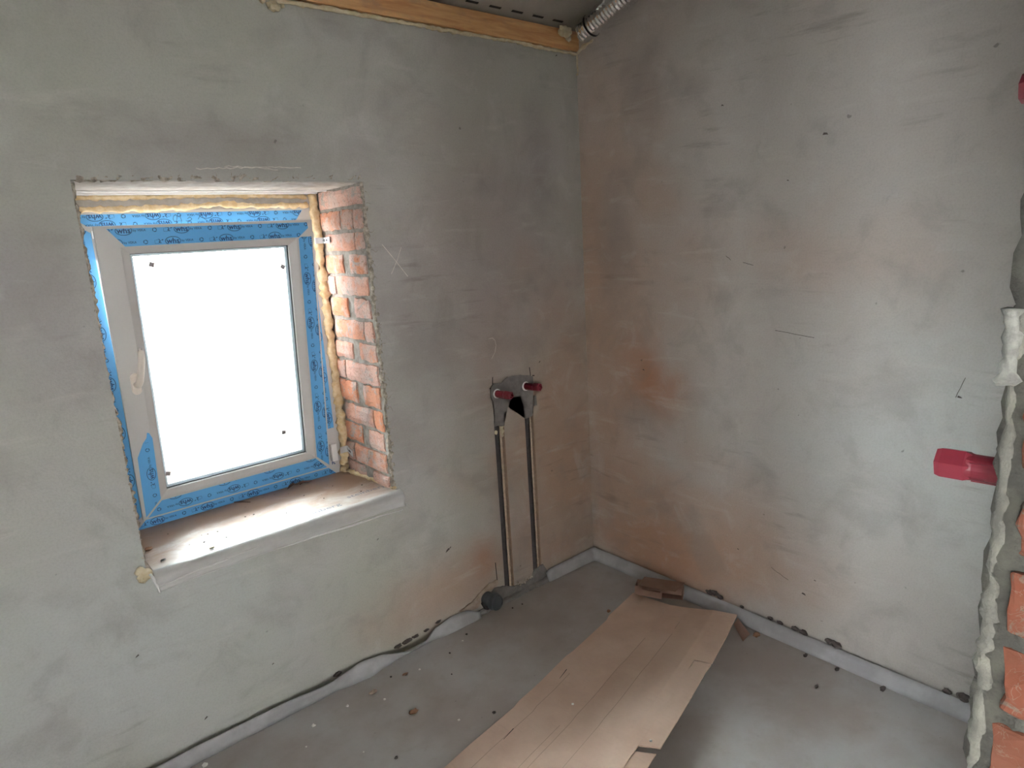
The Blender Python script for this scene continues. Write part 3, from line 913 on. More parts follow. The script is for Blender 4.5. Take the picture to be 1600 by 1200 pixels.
def stamps(u0, u1, w0, w1, ang, T, poly, rows, phase=0.0, h=0.0009):
    """repeat the film's print along a strip; clipped to the convex-ish strip polygon's bounding edges"""
    bm = bmesh.new()
    horizontal = ang in (0, 180)
    Lh = (u1 - u0) if horizontal else (w1 - w0)
    F2 = lambda u, w, hh: Vector((u, w, 0))
    for ri, rw in enumerate(rows):
        s = phase + ri * 0.030 - 0.2
        while s < Lh + 0.2:
            t = bmesh.new()
            for (vv, ff), off in ((WHS, 0.0), (VEKA, 0.043)):
                add_faces(t, [(x + off, y, 0) for x, y in vv], ff)
            ell = [(0.0225 * math.cos(2 * math.pi * k / 22), 0.0132 * math.sin(2 * math.pi * k / 22)) for k in range(23)]
            stroke(t, ell, 0.0019, F2)
            rc = 0.086                                    # recycling ring of three arcs
            for k in range(3):
                a0 = 2 * math.pi * k / 3
                stroke(t, [(rc + 0.0055 * math.cos(a0 + q * .55), 0.0055 * math.sin(a0 + q * .55)) for q in range(4)], 0.0022, F2)
            tb = 0.118                                    # tidy-man figure and box
            stroke(t, [(tb - .006, -.006), (tb - .006, .004)], .0008, F2); stroke(t, [(tb - .006, -.006), (tb + .006, -.006), (tb + .006, .001)], .0008, F2)
            stroke(t, [(tb + .006, .007), (tb + .010, .001), (tb + .006, -.003), (tb + .012, -.005)], .0022, F2); stroke(t, [(tb + .0145, .0035), (tb + .018, .005)], .0026, F2)
            stroke(t, [(tb - .003, .004), (tb + .004, .0055)], .0008, F2)
            for v in t.verts:
                x, y = v.co.x, v.co.y
                if ang == 0: v.co = (u0 + s + x, w0 + rw + y, 0)
                elif ang == 180: v.co = (u1 - s - x, w0 + rw - y, 0)
                elif ang == 90: v.co = (u0 + rw - y, w0 + s + x, 0)
                else: v.co = (u0 + rw + y, w1 - s - x, 0)
            merge(bm, t)
            s += 0.165
    # clip by the polygon (convex): bisect with every side
    n = len(poly); cx = sum(p[0] for p in poly) / n; cy = sum(p[1] for p in poly) / n
    for i in range(n):
        a, b = poly[i], poly[(i + 1) % n]
        d = Vector((b[0] - a[0], b[1] - a[1], 0)); nr = Vector((d.y, -d.x, 0)).normalized()
        if nr.dot(Vector((cx - a[0], cy - a[1], 0))) > 0: nr = -nr
        bmesh.ops.bisect_plane(bm, geom=list(bm.verts) + list(bm.edges) + list(bm.faces), plane_co=Vector((a[0], a[1], 0)) - nr * 0.0006, plane_no=nr, clear_outer=True)
    for v in bm.verts: v.co = T(v.co.x, v.co.y, h)
    return bm


def film(poly, T, parent, ang, rows, phase, clip=None, th=0.0006, printparent=None):
    bm = bmesh.new(); prism(bm, poly, T, 0.0001, th)
    if len(poly) > 4: bmesh.ops.triangulate(bm, faces=[f for f in bm.faces if len(f.verts) > 4])
    bmesh.ops.recalc_face_normals(bm, faces=bm.faces)
    f = mk('protective_film', bm, M['film'], parent)
    c = clip or poly
    us = [p[0] for p in c]; ws = [p[1] for p in c]
    pb_ = stamps(min(us), max(us), min(ws), max(ws), ang, T, c, rows, phase, th + 0.0003)
    mk('film_print', pb_, M['print'], f if printparent is None else printparent)
    return f


ftop = film([(FX0 + .004, 1.7135), (-1.142, 1.7135), (-1.170, 1.678), (-1.842, 1.678), (-1.872, 1.700)], TF, win, 180, [0.003, 0.028], 0.02, clip=[(FX0, 1.7135), (-1.142, 1.7135), (-1.170, 1.678), (FX0, 1.678)])
film([(FX0 + .004, .690), (FX0 + .004, 1.690), (-1.836, 1.658), (-1.836, .722)], TF, win, -90, [0.026], 0.05)
film([(-1.150, .862), (-1.150, 1.62), (-1.121, 1.62), (-1.121, .862)], TF, win, -90, [0.012], 0.09)
film([(-1.866, .6715), (-1.832, .704), (-1.166, .704), (-1.134, .6715)], TF, win, 0, [0.016], 0.10)
# marker scribble on the top film (upside down digits)
bm = bmesh.new()
mx_, mz_ = -1.590, 1.6965
for pts in ([(0, .006), (.006, .011), (.010, .004), (.006, -.010), (0, -.012), (-.003, -.003), (0, .006)], [(.018, .009), (.022, -.011)],
            [(.040, -.003), (.048, .002), (.053, -.004), (.046, -.012), (.034, -.010)], [(.072, -.006), (.083, .012), (.088, -.002), (.100, -.012)]):
    stroke(bm, [(mx_ + a * 1.05, mz_ + b) for a, b in pts], 0.0014, TF, 0, 0.0013)
mk('marker_writing', bm, M['marker'], ftop)
# hardware on the frame
bm = bmesh.new(); box(bm, (-1.830, FY - .010, 1.575), (-1.8235, FY + .002, 1.665), 0.0015); box(bm, (-1.836, FY - .012, 1.640), (-1.8235, FY, 1.664), 0.0015)
mk('tilt_stay', bm, M['pvc_white'], win)
bm = bmesh.new(); box(bm, (-1.1515, FY - .022, .728), (-1.127, FY, .800), 0.003)
hc = mk('hinge_cover', bm, M['pvc_white'], win)
bm = bmesh.new(); vv, ff = text_polys('FL', 0.016, 0.0006)
add_faces(bm, [TF(-1.140 + x, .716 + y, 0.0008) for x, y in vv], ff); mk('hinge_mark', bm, M['print'], win)
for z, y1 in ((1.598, .258), (.782, .272)):               # wall anchors
    bm = bmesh.new()
    zz = 0.011 if z > 1 else 0.013
    tilt = 0.0 if z > 1 else -0.35
    def TB(c, z=z, tilt=tilt): return Vector((c.x, c.y, z + c.z + (0.34 - c.y) * tilt))
    box(bm, (-1.0915, y1, -zz), (-1.0895, .314, zz), 0.0006, TB)
    box(bm, (-1.122, .312, -zz), (-1.0895, .314, zz), 0.0006, TB)
    ab = mk('anchor_bracket', bm, M['zinc'], win)
    bm = bmesh.new()
    box(bm, (-1.0921, y1 + .014, -.003), (-1.0914, y1 + .030, .003), 0, TB); box(bm, (-1.0921, y1 + .038, -.005), (-1.0914, y1 + .046, .005), 0, TB); box(bm, (-1.0921, y1 + .052, -.002), (-1.0914, y1 + .056, .002), 0, TB)
    mk('anchor_slots', bm, M['hole'], ab)

# tilted sash
TH = math.radians(5.897); P0 = Vector((-1.846, .3313, .707))
UP = Vector((0, -math.sin(TH), math.cos(TH))); NR = Vector((0, -math.cos(TH), -math.sin(TH)))
TS = lambda u, w, h: P0 + Vector((u, 0, 0)) + UP * w + NR * h
SW, SH = .684, .970
bm = bmesh.new()
ring(bm, (0, 0, SW, SH), (.064, .064, SW - .064, SH - .064), -.018, 0, TS)
ring(bm, (.028, .030, SW - .030, SH - .030), (.072, .070, SW - .072, SH - .072), -.070, -.017, TS)
bmesh.ops.recalc_face_normals(bm, faces=bm.faces)
bmesh.ops.bevel(bm, geom=[e for e in bm.edges if e.calc_length() > .5], offset=0.0022, segments=2, affect='EDGES')
sash = mk('sash', bm, M['pvc'], win, origin=P0)
bm = bmesh.new()                                          # glazing bead, sloped towards the pane


def slope_ring(bm, o, ho, i, hi, T):
    a = [bm.verts.new(T(u, w, ho)) for u, w in ((o[0], o[1]), (o[2], o[1]), (o[2], o[3]), (o[0], o[3]))]
    b = [bm.verts.new(T(u, w, hi)) for u, w in ((i[0], i[1]), (i[2], i[1]), (i[2], i[3]), (i[0], i[3]))]
    for k in range(4): bm.faces.new((a[k], a[(k + 1) % 4], b[(k + 1) % 4], b[k]))
    return b


slope_ring(bm, (.0635, .0635, SW - .0635, SH - .0635), -.0015, (.068, .068, SW - .068, SH - .068), -.0035, TS)
slope_ring(bm, (.068, .068, SW - .068, SH - .068), -.0035, (.088, .084, SW - .089, SH - .086), -.014, TS)
slope_ring(bm, (.088, .084, SW - .089, SH - .086), -.014, (.0885, .0845, SW - .0895, SH - .0865), -.026, TS)
bmesh.ops.recalc_face_normals(bm, faces=bm.faces)
mk('glazing_bead', bm, M['pvc'], sash)
bm = bmesh.new(); ring(bm, (.0845, .0805, SW - .0855, SH - .0825), (.0905, .0865, SW - .0915, SH - .0885), -.0265, -.0235, TS)
mk('glazing_gasket', bm, M['gasket'], sash)
bm = bmesh.new(); ring(bm, (.075, .075, SW - .075, SH - .075), (.0985, .0955, SW - .1005, SH - .0965), -.046, -.032, TS)
mk('spacer_bar', bm, M['spacer'], sash)
bm = bmesh.new(); prism(bm, [(.075, .075), (SW - .075, .075), (SW - .075, SH - .075), (.075, SH - .075)], TS, -.031, -.027)
mk('glass_pane', bm, M['glass'], sash)
bm = bmesh.new(); prism(bm, [(.075, .075), (SW - .075, .075), (SW - .075, SH - .075), (.075, SH - .075)], TS, -.051, -.047)
mk('glass_pane', bm, M['glass'], sash)
for (u, w, a) in ((.147, .846, .5), (.571, .808, .15), (.517, .186, .75), (.102, .136, .45)):
    bm = bmesh.new(); s = .0110
    prism(bm, [(u + s * math.cos(a + k * math.pi / 2), w + s * math.sin(a + k * math.pi / 2)) for k in range(4)], TS, -.027, -.0235)
    mk('glass_pad', bm, M['sticker'], sash)
film([(.033, .962), (.664, .962), (.667, .942), (.629, .911), (.076, .908)], TS, sash, 0, [0.011, 0.047], 0.05, clip=[(.033, .962), (.664, .962), (.667, .942), (.629, .911), (.076, .908)], printparent=sash)
film([(.6285, .062), (.6285, .905), (.636, .912), (.6775, .912), (.6775, .014)], TS, sash, -90, [0.020, 0.050], 0.02, printparent=sash)
film([(.016, .0065), (.065, .056), (.622, .0575), (.668, .0065)], TS, sash, 180, [0.020, 0.056], 0.07, printparent=sash)
film([(.010, .010), (.013, .185), (.014, .226), (.030, .247), (.036, .272), (.049, .288), (.053, .306), (.059, .303), (.058, .288), (.0665, .284), (.0625, .063)], TS, sash, 90, [0.036], 0.02,
     clip=[(.010, .010), (.014, .226), (.040, .275), (.0665, .270), (.0625, .063)], printparent=sash)
# handle turned up
hb, hw = .044, .476
bm = bmesh.new()
lathe(bm, [(.0140, 0), (.0140, .006), (.0120, .010)], TS(0, 0, 0), NR, 24)
for v in bm.verts:
    r_ = v.co - TS(0, 0, 0); h_ = r_.dot(NR); u_ = r_.x; w_ = r_.dot(UP)
    v.co = TS(hb + u_, hw + (w_ + (.021 if w_ > 0 else -.021)), h_)
mk('handle_rosette', bm, M['handle'], sash, smooth=False)
bm = bmesh.new()
hp = [TS(hb, hw, .006), TS(hb, hw, .022), TS(hb + .001, hw + .003, .034), TS(hb + .005, hw + .016, .041), TS(hb + .011, hw + .045, .044), TS(hb + .017, hw + .080, .046), TS(hb + .020, hw + .112, .046), TS(hb + .020, hw + .122, .0455)]
sweep(bm, hp, [.0095, .0095, .0105, .0110, .0105, .0100, .0095, .006], 14)
mk('handle_lever', bm, M['handle'], sash, smooth=True)

# ------------------------------------------------------------------ foam round the window frame
def foam(name, pts, r, seed, label, mat='foam', step=.010, amp=.006, flat=None, group=None, fr=45):
    bm = bmesh.new(); p = resample(pts, step)
    rad = [r * (0.7 + 0.9 * abs(noise.noise(Vector((i * .37, seed, 2))))) for i in range(len(p))]
    sweep(bm, p, rad, 12, amp, fr, seed=seed, flat=flat)
    return tag(mk(name, bm, M[mat], smooth=True), label, 'foam', group)


bm = bmesh.new(); box(bm, (OX0 + .002, .352, 1.722), (-1.085, .372, 1.775))
mk('packing_board', bm, M['board'], wallA)
for a, b in ((OX0 + .001, FX0 - .0005), (FX1 + .0005, OX1 - .001)):      # foam packed into the side joints
    bm = bmesh.new(); box(bm, (a, .366, .662), (b, .420, 1.778))
    mk('joint_filling', bm, M['foam'], wallA)
foam('mounting_foam', [(-1.905, .350, 1.762), (-1.70, .350, 1.764), (-1.58, .350, 1.766), (-1.50, .350, 1.767), (-1.30, .350, 1.766), (-1.12, .352, 1.760)], .0085, 1.1, 'yellow foam bead between the white soffit and packing board above window', amp=.005)
foam('mounting_foam', [(-1.90, .350, 1.727), (-1.75, .349, 1.728), (-1.55, .349, 1.730), (-1.50, .347, 1.736), (-1.40, .346, 1.737), (-1.34, .348, 1.730), (-1.12, .350, 1.730)], .0105, 2.7, 'lumpy yellow foam bead along the top of the window frame', amp=.007)
foam('mounting_foam', [(-1.097, .352, 1.765), (-1.094, .346, 1.60), (-1.092, .344, 1.2), (-1.091, .340, .95), (-1.094, .335, .80), (-1.100, .335, .70), (-1.105, .340, .672)], .0190, 4.2, 'tall ochre foam seam between the brick reveal and window frame', amp=.010)
foam('mounting_foam', [(-1.903, .356, 1.765), (-1.903, .356, 1.2), (-1.903, .356, .69)], .0095, 7.7, 'narrow foam seam between the window frame and plaster edge away from bricks', amp=.004)
foam('mounting_foam', [(-1.096, .325, .679), (-1.086, .22, .679), (-1.078, .10, .678), (-1.070, .03, .677), (-1.066, -.002, .676)], .0075, 6.5, 'thin yellow foam bead where sill meets the brick reveal', amp=.005)
bm = bmesh.new(); blob(bm, (-1.925, -.014, .668), .022, .7, 1.6, 3, (1.05, .6, 1.0), seed=3)
for v in bm.verts: v.co.y = min(v.co.y, -0.0005)
tag(mk('foam_lump', bm, M['foam_old'], smooth=True), 'pale foam lump squeezed out below the sill end away from the bricks', 'foam')

# ------------------------------------------------------------------ window sill
sill = empty('window_sill', (-1.48, .15, .616)); tag(sill, 'white window sill board in dusty protective film with loose front edge', 'window sill')
ZS = .672
prof = [(.360, ZS), (-.022, ZS), (-.031, ZS - .002), (-.037, ZS - .007), (-.040, ZS - .014), (-.040, ZS - .040), (-.037, ZS - .044), (-.026, ZS - .044), (-.024, ZS - .030), (-.018, ZS - .024), (-.002, ZS - .0225), (.360, ZS - .0225)]
bm = bmesh.new()
xs = [-1.900 + (.832) * i / 40 for i in range(41)]
rr = [[bm.verts.new((x if not (y > -.002 and x < -1.9136) else x, y, z)) for y, z in prof] for x in xs]
for i in range(40):
    for k in range(len(prof)):
        n = (k + 1) % len(prof); bm.faces.new((rr[i][k], rr[i + 1][k], rr[i + 1][n], rr[i][n]))
bm.faces.new(rr[0]); bm.faces.new(rr[-1][::-1])
bmesh.ops.recalc_face_normals(bm, faces=bm.faces)
mk('board', bm, M['sill'], sill, origin=(-1.48, .0, .616))
bm = bmesh.new(); box(bm, (-1.9145, .010, ZS - .020), (-1.899, .350, ZS - .002)); mk('end_seal', bm, M['pale_plaster'], sill)
# loose film hanging over the front
bm = bmesh.new(); NI, NK = 90, 12
g = []
for i in range(NI + 1):
    t = i / NI; x = -1.903 + .848 * t
    endp = max(0, 1 - abs(t) / .10) + max(0, 1 - abs(1 - t) / .07)
    r = []
    for k in range(NK + 1):
        s = k / NK
        path = [(-.012, ZS + .0015), (-.026, ZS + .001), (-.036, ZS - .004), (-.0425, ZS - .013), (-.044, ZS - .030), (-.043, ZS - .046), (-.040, ZS - .055)]
        f = s * (len(path) - 1); j = min(int(f), len(path) - 2); ff_ = f - j
        y = path[j][0] + (path[j + 1][0] - path[j][0]) * ff_; z = path[j][1] + (path[j + 1][1] - path[j][1]) * ff_
        wr = noise.noise(Vector((x * 10, s * 9 + x * 16, 1))) * .004 * max(0, s - .3) + math.sin((x * 55 + s * 3)) * .0006
        y -= abs(wr) + endp * .006 * s * (1 + math.sin(s * 14)) * .6
        z -= endp * .003 * s
        r.append(bm.verts.new((x, y, z)))
    g.append(r)
for i in range(NI):
    for k in range(NK): bm.faces.new((g[i][k], g[i + 1][k], g[i + 1][k + 1], g[i][k + 1]))
bmesh.ops.solidify(bm, geom=list(bm.faces), thickness=.0006)
mk('loose_film', bm, M['clear_film'], sill, smooth=True)
for x0, x1, s0 in ((-1.905, -1.60, 1), (-1.56, -1.07, -1)):      # long folds of the film along the nose
    bm = bmesh.new()
    pts = [(x0 + (x1 - x0) * i / 24, -.045 - .003 * math.sin(i * .6), ZS - (.040 if s0 > 0 else .050) + s0 * .018 * (i / 24)) for i in range(25)]
    sweep(bm, pts, [.0012 + .0022 * math.sin(math.pi * i / 24) for i in range(25)], 7)
    mk('film_fold', bm, M['pvc_white'], sill, smooth=True)
bm = bmesh.new()
sweep(bm, [(-1.915, -.004, ZS + .002), (-1.911, -.022, ZS - .004), (-1.906, -.038, ZS - .014), (-1.902, -.046, ZS - .036), (-1.900, -.047, ZS - .058)], [.003, .004, .0045, .004, .003], 8)
mk('end_cap', bm, M['pvc_white'], sill, smooth=True)
STB = text_polys('steinberg', .030, .0003)
M['sill_print'] = simple('pale_sill_print', (0.24, 0.24, 0.28), None, 5, 0.5, 0.0)
for (x, y) in ((-1.60, .030), (-1.155, .060), (-1.36, .022)):
    bm = bmesh.new()
    add_faces(bm, [(x + a * 1.45, y + b * 1.15, ZS + .0022) for a, b in STB[0]], STB[1])
    mk('film_lettering', bm, M['sill_print'], sill)

# bits lying on the sill
bm = bmesh.new()
lp = [(-.030, -.004), (-.012, -.018), (.006, -.012), (.022, -.002), (.034, .006), (.016, .012), (-.002, .014), (-.018, .008)]
cv = bm.verts.new((-1.322, .318, ZS + .016)); rim = [bm.verts.new((-1.322 + a * 1.15, .318 + b * 1.0, ZS + .0035 + .016 * abs(math.sin(i * 1.9)))) for i, (a, b) in enumerate(lp)]
for i in range(8): bm.faces.new((cv, rim[i], rim[(i + 1) % 8]))
bmesh.ops.solidify(bm, geom=list(bm.faces), thickness=.0012)
tag(mk('dry_leaf', bm, M['leaf']), 'curled brown dry leaf on the sill against the window', 'leaf')
bm = bmesh.new()
sweep(bm, [(-1.300, .325, ZS + .006), (-1.285, .330, ZS + .010), (-1.268, .328, ZS + .007), (-1.248, .334, ZS + .004)], [.003, .005, .004, .002], 6, .002, 90)
tag(mk('dry_stalk', bm, M['leaf'], smooth=True), 'short dark dry stalk beside the leaf on sill', 'stalk')
bm = bmesh.new(); sweep(bm, [(-1.545, .345, ZS + .003), (-1.525, .325, ZS + .0045), (-1.502, .298, ZS + .003)], [.0022, .0022, .0015], 6)
tag(mk('twig', bm, M['leaf']), 'thin dark twig on the sill beside the blue film', 'twig')
for i, (x, y, r, mt, lab) in enumerate([(-1.728, .002, .007, 'foam_old', 'pale foam crumb on the front of the sill'), (-1.874, .150, .010, 'chip', 'flat brown flake at the sill end away from bricks'), (-1.862, .03, .006, 'crumb_d', 'dark crumb at the sill end away from bricks')]):
    bm = bmesh.new(); blob(bm, (x, y, ZS + r * .5 + .001), r, .6, 1.7, 2, (1.2, .9, .5), seed=i + .5)
    tag(mk('sill_crumb', bm, M[mt]), lab, 'crumb')
for i in range(16):
    x, y = random.uniform(-1.85, -1.12), random.uniform(.05, .30); r = random.uniform(.0015, .003)
    bm = bmesh.new(); blob(bm, (x, y, ZS + r * .5 + .0005), r, .5, 1.7, 1, (1.3, .9, .6), seed=i * 1.1)
    tag(mk('sill_speck', bm, M['crumb_d']), 'tiny dark speck of dirt on the dusty window sill', 'speck', 'specks on the sill')

# ------------------------------------------------------------------ beam, its foam and the foil duct
bm = bmesh.new(); box(bm, (-2.74, -.022, 2.312), (-.004, -.001, 2.386), .003)
beam = tag(mk('wall_plate_beam', bm, M['wood'], origin=(-1.4, 0, 2.312)), 'orange brown timber wall plate beam under the sloping membrane', 'beam')
foam('beam_foam', [(-2.72, -.008, 2.302), (-1.40, -.008, 2.300), (-1.2, -.010, 2.303), (-.8, -.008, 2.304), (-.4, -.008, 2.307), (-.06, -.008, 2.304), (-.012, -.014, 2.300)], .0075, 8.8, 'cream foam bead squeezed out under the timber beam', 'foam_old', amp=.005)
bm = bmesh.new(); blob(bm, (-1.313, -.010, 2.283), .017, .7, 1.8, 3, (1.2, .6, .75), seed=8)
for dx, dz, r in ((-.03, .012, .009), (.03, .006, .007)): blob(bm, (-1.313 + dx, -.006, 2.283 + dz), r, .6, 1.8, 2, seed=dx * 100)
tag(mk('foam_lump', bm, M['foam_old'], smooth=True), 'cream foam lump hanging below the beam foam', 'foam')
foam('foam_drip', [(-.012, -.014, 2.306), (-.009, -.012, 2.280), (-.010, -.012, 2.255), (-.007, -.012, 2.235), (-.010, -.013, 2.222), (-.016, -.013, 2.220)], .0038, 3.3, 'thin foam drip running down in the wall corner', 'foam_old', amp=.001, step=.006)
foam('corner_foam', [(-.014, -.018, 2.305), (-.010, -.040, 2.318), (-.008, -.075, 2.330), (-.012, -.100, 2.338)], .0085, 5.5, 'cream foam seam rising beside the foil duct', 'foam_old', amp=.004, step=.006)

DA = Vector((0, -.18, .0575)).normalized()                # duct direction, along the roof slope
D0 = Vector((-.060, -.095, 2.357))
duct = empty('foil_duct', D0); tag(duct, 'crinkled aluminium foil duct running up the slope beside the side wall', 'duct')
bm = bmesh.new()
prof = []
h = 0.0
while h < 1.9:
    prof += [(.0395, h), (.0425, h + .004), (.0425, h + .008), (.0395, h + .012)]; h += .0165
lathe(bm, prof, D0, DA, 28)
mk('corrugated_tube', bm, M['foil'], duct, smooth=True)
bm = bmesh.new(); g = []
sideA = DA.cross(Vector((0, 0, 1))).normalized(); upA = sideA.cross(DA)
for i in range(110):
    hh = .0 + 1.9 * i / 109; r = []
    for k in range(10):
        a = math.radians(20 + 170 * k / 9)
        rad = .0440 + .011 * noise.noise(Vector((hh * 26, k * 1.1, 3))) + .006 * noise.noise(Vector((hh * 60, k * 2.1, 7)))
        r.append(bm.verts.new(D0 + DA * hh + (-sideA * math.cos(a) * -1 + upA * math.sin(a)) * rad))
    g.append(r)
for i in range(109):
    for k in range(9): bm.faces.new((g[i][k], g[i + 1][k], g[i + 1][k + 1], g[i][k + 1]))
bmesh.ops.triangulate(bm, faces=bm.faces)
bmesh.ops.solidify(bm, geom=list(bm.faces), thickness=.0007)
mk('foil_wrap', bm, M['foil'], duct, smooth=False)
bm = bmesh.new(); lathe(bm, [(.0435, .048), (.0450, .048), (.0450, .055), (.0435, .055)], D0, DA, 28, closed=False)
mk('black_band', bm, M['crack'], duct, smooth=True)
bm = bmesh.new(); blob(bm, D0 + DA * .012, .041, .25, 1.6, 3, (1, .75, 1), seed=4)
mk('crumpled_end', bm, M['foil'], duct)
bm = bmesh.new(); blob(bm, (-.118, -.052, 2.366), .026, .7, 1.7, 3, (1.25, .7, .8), seed=2); blob(bm, (-.09, -.045, 2.345), .012, .6, 1.7, 2, seed=5)
tag(mk('foam_lump', bm, M['foam_old'], smooth=True), 'pale foam lump plugging the end of the foil duct', 'foam')

# ------------------------------------------------------------------ cardboard sheet
card = empty('cardboard_sheet', (-.8, -.75, 0)); tag(card, 'long flattened brown cardboard sheet with one edge lifted off the floor', 'cardboard')
Ltab = [(-.150, -.372), (-.366, -.414), (-.3665, -.424), (-.644, -.476), (-.6445, -.470), (-.871, -.521), (-.993, -.541), (-.9935, -.548), (-1.215, -.579), (-1.331, -.600), (-1.80, -.682)]
Rtab = [(-.090, -.842, .072), (-.25, -.895, .076), (-.436, -.948, .076), (-.66, -1.010, .075), (-.922, -1.074, .070), (-1.40, -1.19, .055)]


def lerp_tab(tab, t):
    s = [0]
    for a, b in zip(tab, tab[1:]): s.append(s[-1] + (Vector(b) - Vector(a)).length)
    d = t * s[-1]
    for i in range(len(tab) - 1):
        if d <= s[i + 1] + 1e-9:
            k = (d - s[i]) / max(1e-9, s[i + 1] - s[i]); return Vector(tab[i]).lerp(Vector(tab[i + 1]), k)
    return Vector(tab[-1])


def card_pt(u, v):
    l = lerp_tab(Ltab, v); r = lerp_tab(Rtab, v)
    x = l.x + (r.x - l.x) * u; y = l.y + (r.y - l.y) * u
    k = [(0, 0.004), (.13, .0065), (.40, .016), (.58, .034), (.80, r.z * .84), (1.0, r.z)]
    for (a, za), (b, zb) in zip(k, k[1:]):
        if a <= u <= b: z = za + (zb - za) * (u - a) / (b - a); break
    if v < .10: y -= .0; x -= .010 * math.sin(math.pi * u) * (1 - v / .10)
    return Vector((x, y, z + .0015 * noise.noise(Vector((x * 5, y * 5, 0)))))


def sheet(bm, us, vs_, th=.0042, fn=card_pt):
    g = [[bm.verts.new(fn(u, v)) for u in us] for v in vs_]
    for i in range(len(vs_) - 1):
        for k in range(len(us) - 1): bm.faces.new((g[i][k], g[i][k + 1], g[i + 1][k + 1], g[i + 1][k]))
    bmesh.ops.recalc_face_normals(bm, faces=bm.faces)
    if sum(f.normal.z for f in bm.faces) < 0: bmesh.ops.reverse_faces(bm, faces=bm.faces)
    bmesh.ops.solidify(bm, geom=list(bm.faces), thickness=th)


VF = .256                                                # where the side flap begins
VG = .60
US = [0, .065, .13, .20, .27, .34, .40, .46, .52, .58, .65, .72, .80, .875]
bm = bmesh.new()
n = 40
fn_all = lambda u, v: card_pt(u, v) if v <= 1 else card_pt(u, v)
sheet(bm, US, [i / n for i in range(n + 1)])
mk('panel', bm, M['card'], card)
bm = bmesh.new(); sheet(bm, [.875, .94, 1.0], [VF * i / 10 for i in range(11)])
mk('panel_corner', bm, M['card'], card)


def flap_pt(u, v):
    p = card_pt(u, v); q = (u - .875) / .125
    return p + Vector((.010 * q, .010 * q - (0.003 if v < VF + .03 else 0), -.010 * q + .002))


bm = bmesh.new(); sheet(bm, [.877, .92, .965, 1.0], [VF + .006 + (VG - VF - .012) * i / 16 for i in range(17)], fn=flap_pt)
for v in bm.verts:
    d = noise.noise(v.co * 60) * .002; v.co.x += d
mk('side_flap', bm, M['card'], card)
bm = bmesh.new(); sheet(bm, [.877, .92, .965, .99], [VG + .008 + (.98 - VG) * i / 14 for i in range(15)], fn=lambda u, v: flap_pt(u, v) + Vector((0, 0, -.006)))
mk('side_flap', bm, M['card'], card)
for (u, v0, v1) in ((.13, .38, 1.0), (.40, .18, 1.0), (.58, .08, 1.0), (.355, .55, 1.0)):     # pressed crease lines
    bm = bmesh.new()
    for i in range(30):
        a, b = v0 + (v1 - v0) * i / 30, v0 + (v1 - v0) * (i + 1) / 30
        p, q = card_pt(u, a) + Vector((0, 0, .0003)), card_pt(u, b) + Vector((0, 0, .0003))
        s = (card_pt(u + .01, a) - card_pt(u - .01, a)).normalized() * .0012
        bm.faces.new([bm.verts.new(c) for c in (p - s, p + s, q + s, q - s)])
    mk('crease', bm, M['crease'], card)
for (u, v) in ((.13, .585), (.09, .37)):                   # slits
    bm = bmesh.new(); p = card_pt(u, v); q = card_pt(u + .01, v + .035)
    s = Vector((0, .0016, 0)); z = Vector((0, 0, .0012))
    bm.faces.new([bm.verts.new(c + z) for c in (p - s, p + s, q + s * .4, q - s * .4)])
    mk('slit', bm, M['crack'], card)
# dark brown piece filling in under the lifted far corner
bm = bmesh.new()
q = [Vector((-.096, -.848, .064)), Vector((-.150, -.864, .066)), Vector((-.140, -.898, .004)), Vector((-.078, -.892, .004))]
bm.faces.new([bm.verts.new(p) for p in q]); bmesh.ops.solidify(bm, geom=list(bm.faces), thickness=.004)
mk('under_corner_piece', bm, M['card_dark'], card)

# small torn carton on the far end of the sheet
ct = empty('torn_carton', (-.10, -.49, .02)); tag(ct, 'small crumpled brown carton strip lying against the side wall strip', 'carton')
E0 = Vector((-.182, -.410, .024)); EX = Vector((.46, -.888, .02)).normalized(); ED = Vector((.888, .46, 0)).normalized(); EZ = Vector((0, 0, 1))
TC = lambda l, d, z: E0 + EX * l + ED * d + EZ * z


def panel(name, pts, th=.003):
    bm = bmesh.new(); vs_ = [bm.verts.new(TC(*p)) for p in pts]; bm.faces.new(vs_)
    bmesh.ops.solidify(bm, geom=list(bm.faces), thickness=th); mk(name, bm, M['card_dark'], ct)


panel('bottom', [(0, 0, 0), (.20, 0, .004), (.20, .05, .004), (0, .05, 0)])
panel('back', [(0, .05, 0), (.20, .05, .004), (.20, .052, .05), (0, .052, .046)])
panel('left_end', [(0, 0, 0), (0, .05, 0), (0, .052, .046), (0, .004, .044)])
panel('right_end', [(.20, -.004, 0), (.20, .05, .004), (.20, .052, .05), (.198, .002, .040)])
panel('lid_flap', [(.012, -.010, .052), (.172, -.016, .048), (.205, .052, .056), (.03, .056, .060)])
panel('front_flap', [(.028, -.004, .002), (.115, -.010, .000), (.116, -.004, .026), (.028, -.002, .030)])
panel('front_wall', [(.105, .018, .014), (.195, .016, .014), (.195, .018, .040), (.105, .020, .040)])
panel('corner_tab', [(-.003, -.003, .004), (.028, -.005, .002), (.028, .003, .040), (-.002, .002, .042)])

# ------------------------------------------------------------------ debris on the floor
def crumb(name, x, y, r, mat, label, group, sq=(1, 1, .6), z=0.0):
    bm = bmesh.new(); blob(bm, (x, y, z + r * sq[2] * .75), r, .55, 1.8, 2, sq, seed=x * 13 + y * 7)
    zm = min(v.co.z for v in bm.verts)
    for v in bm.verts: v.co.z += z - zm + 0.0002
    tag(mk(name, bm, M[mat]), label, 'crumb', group)


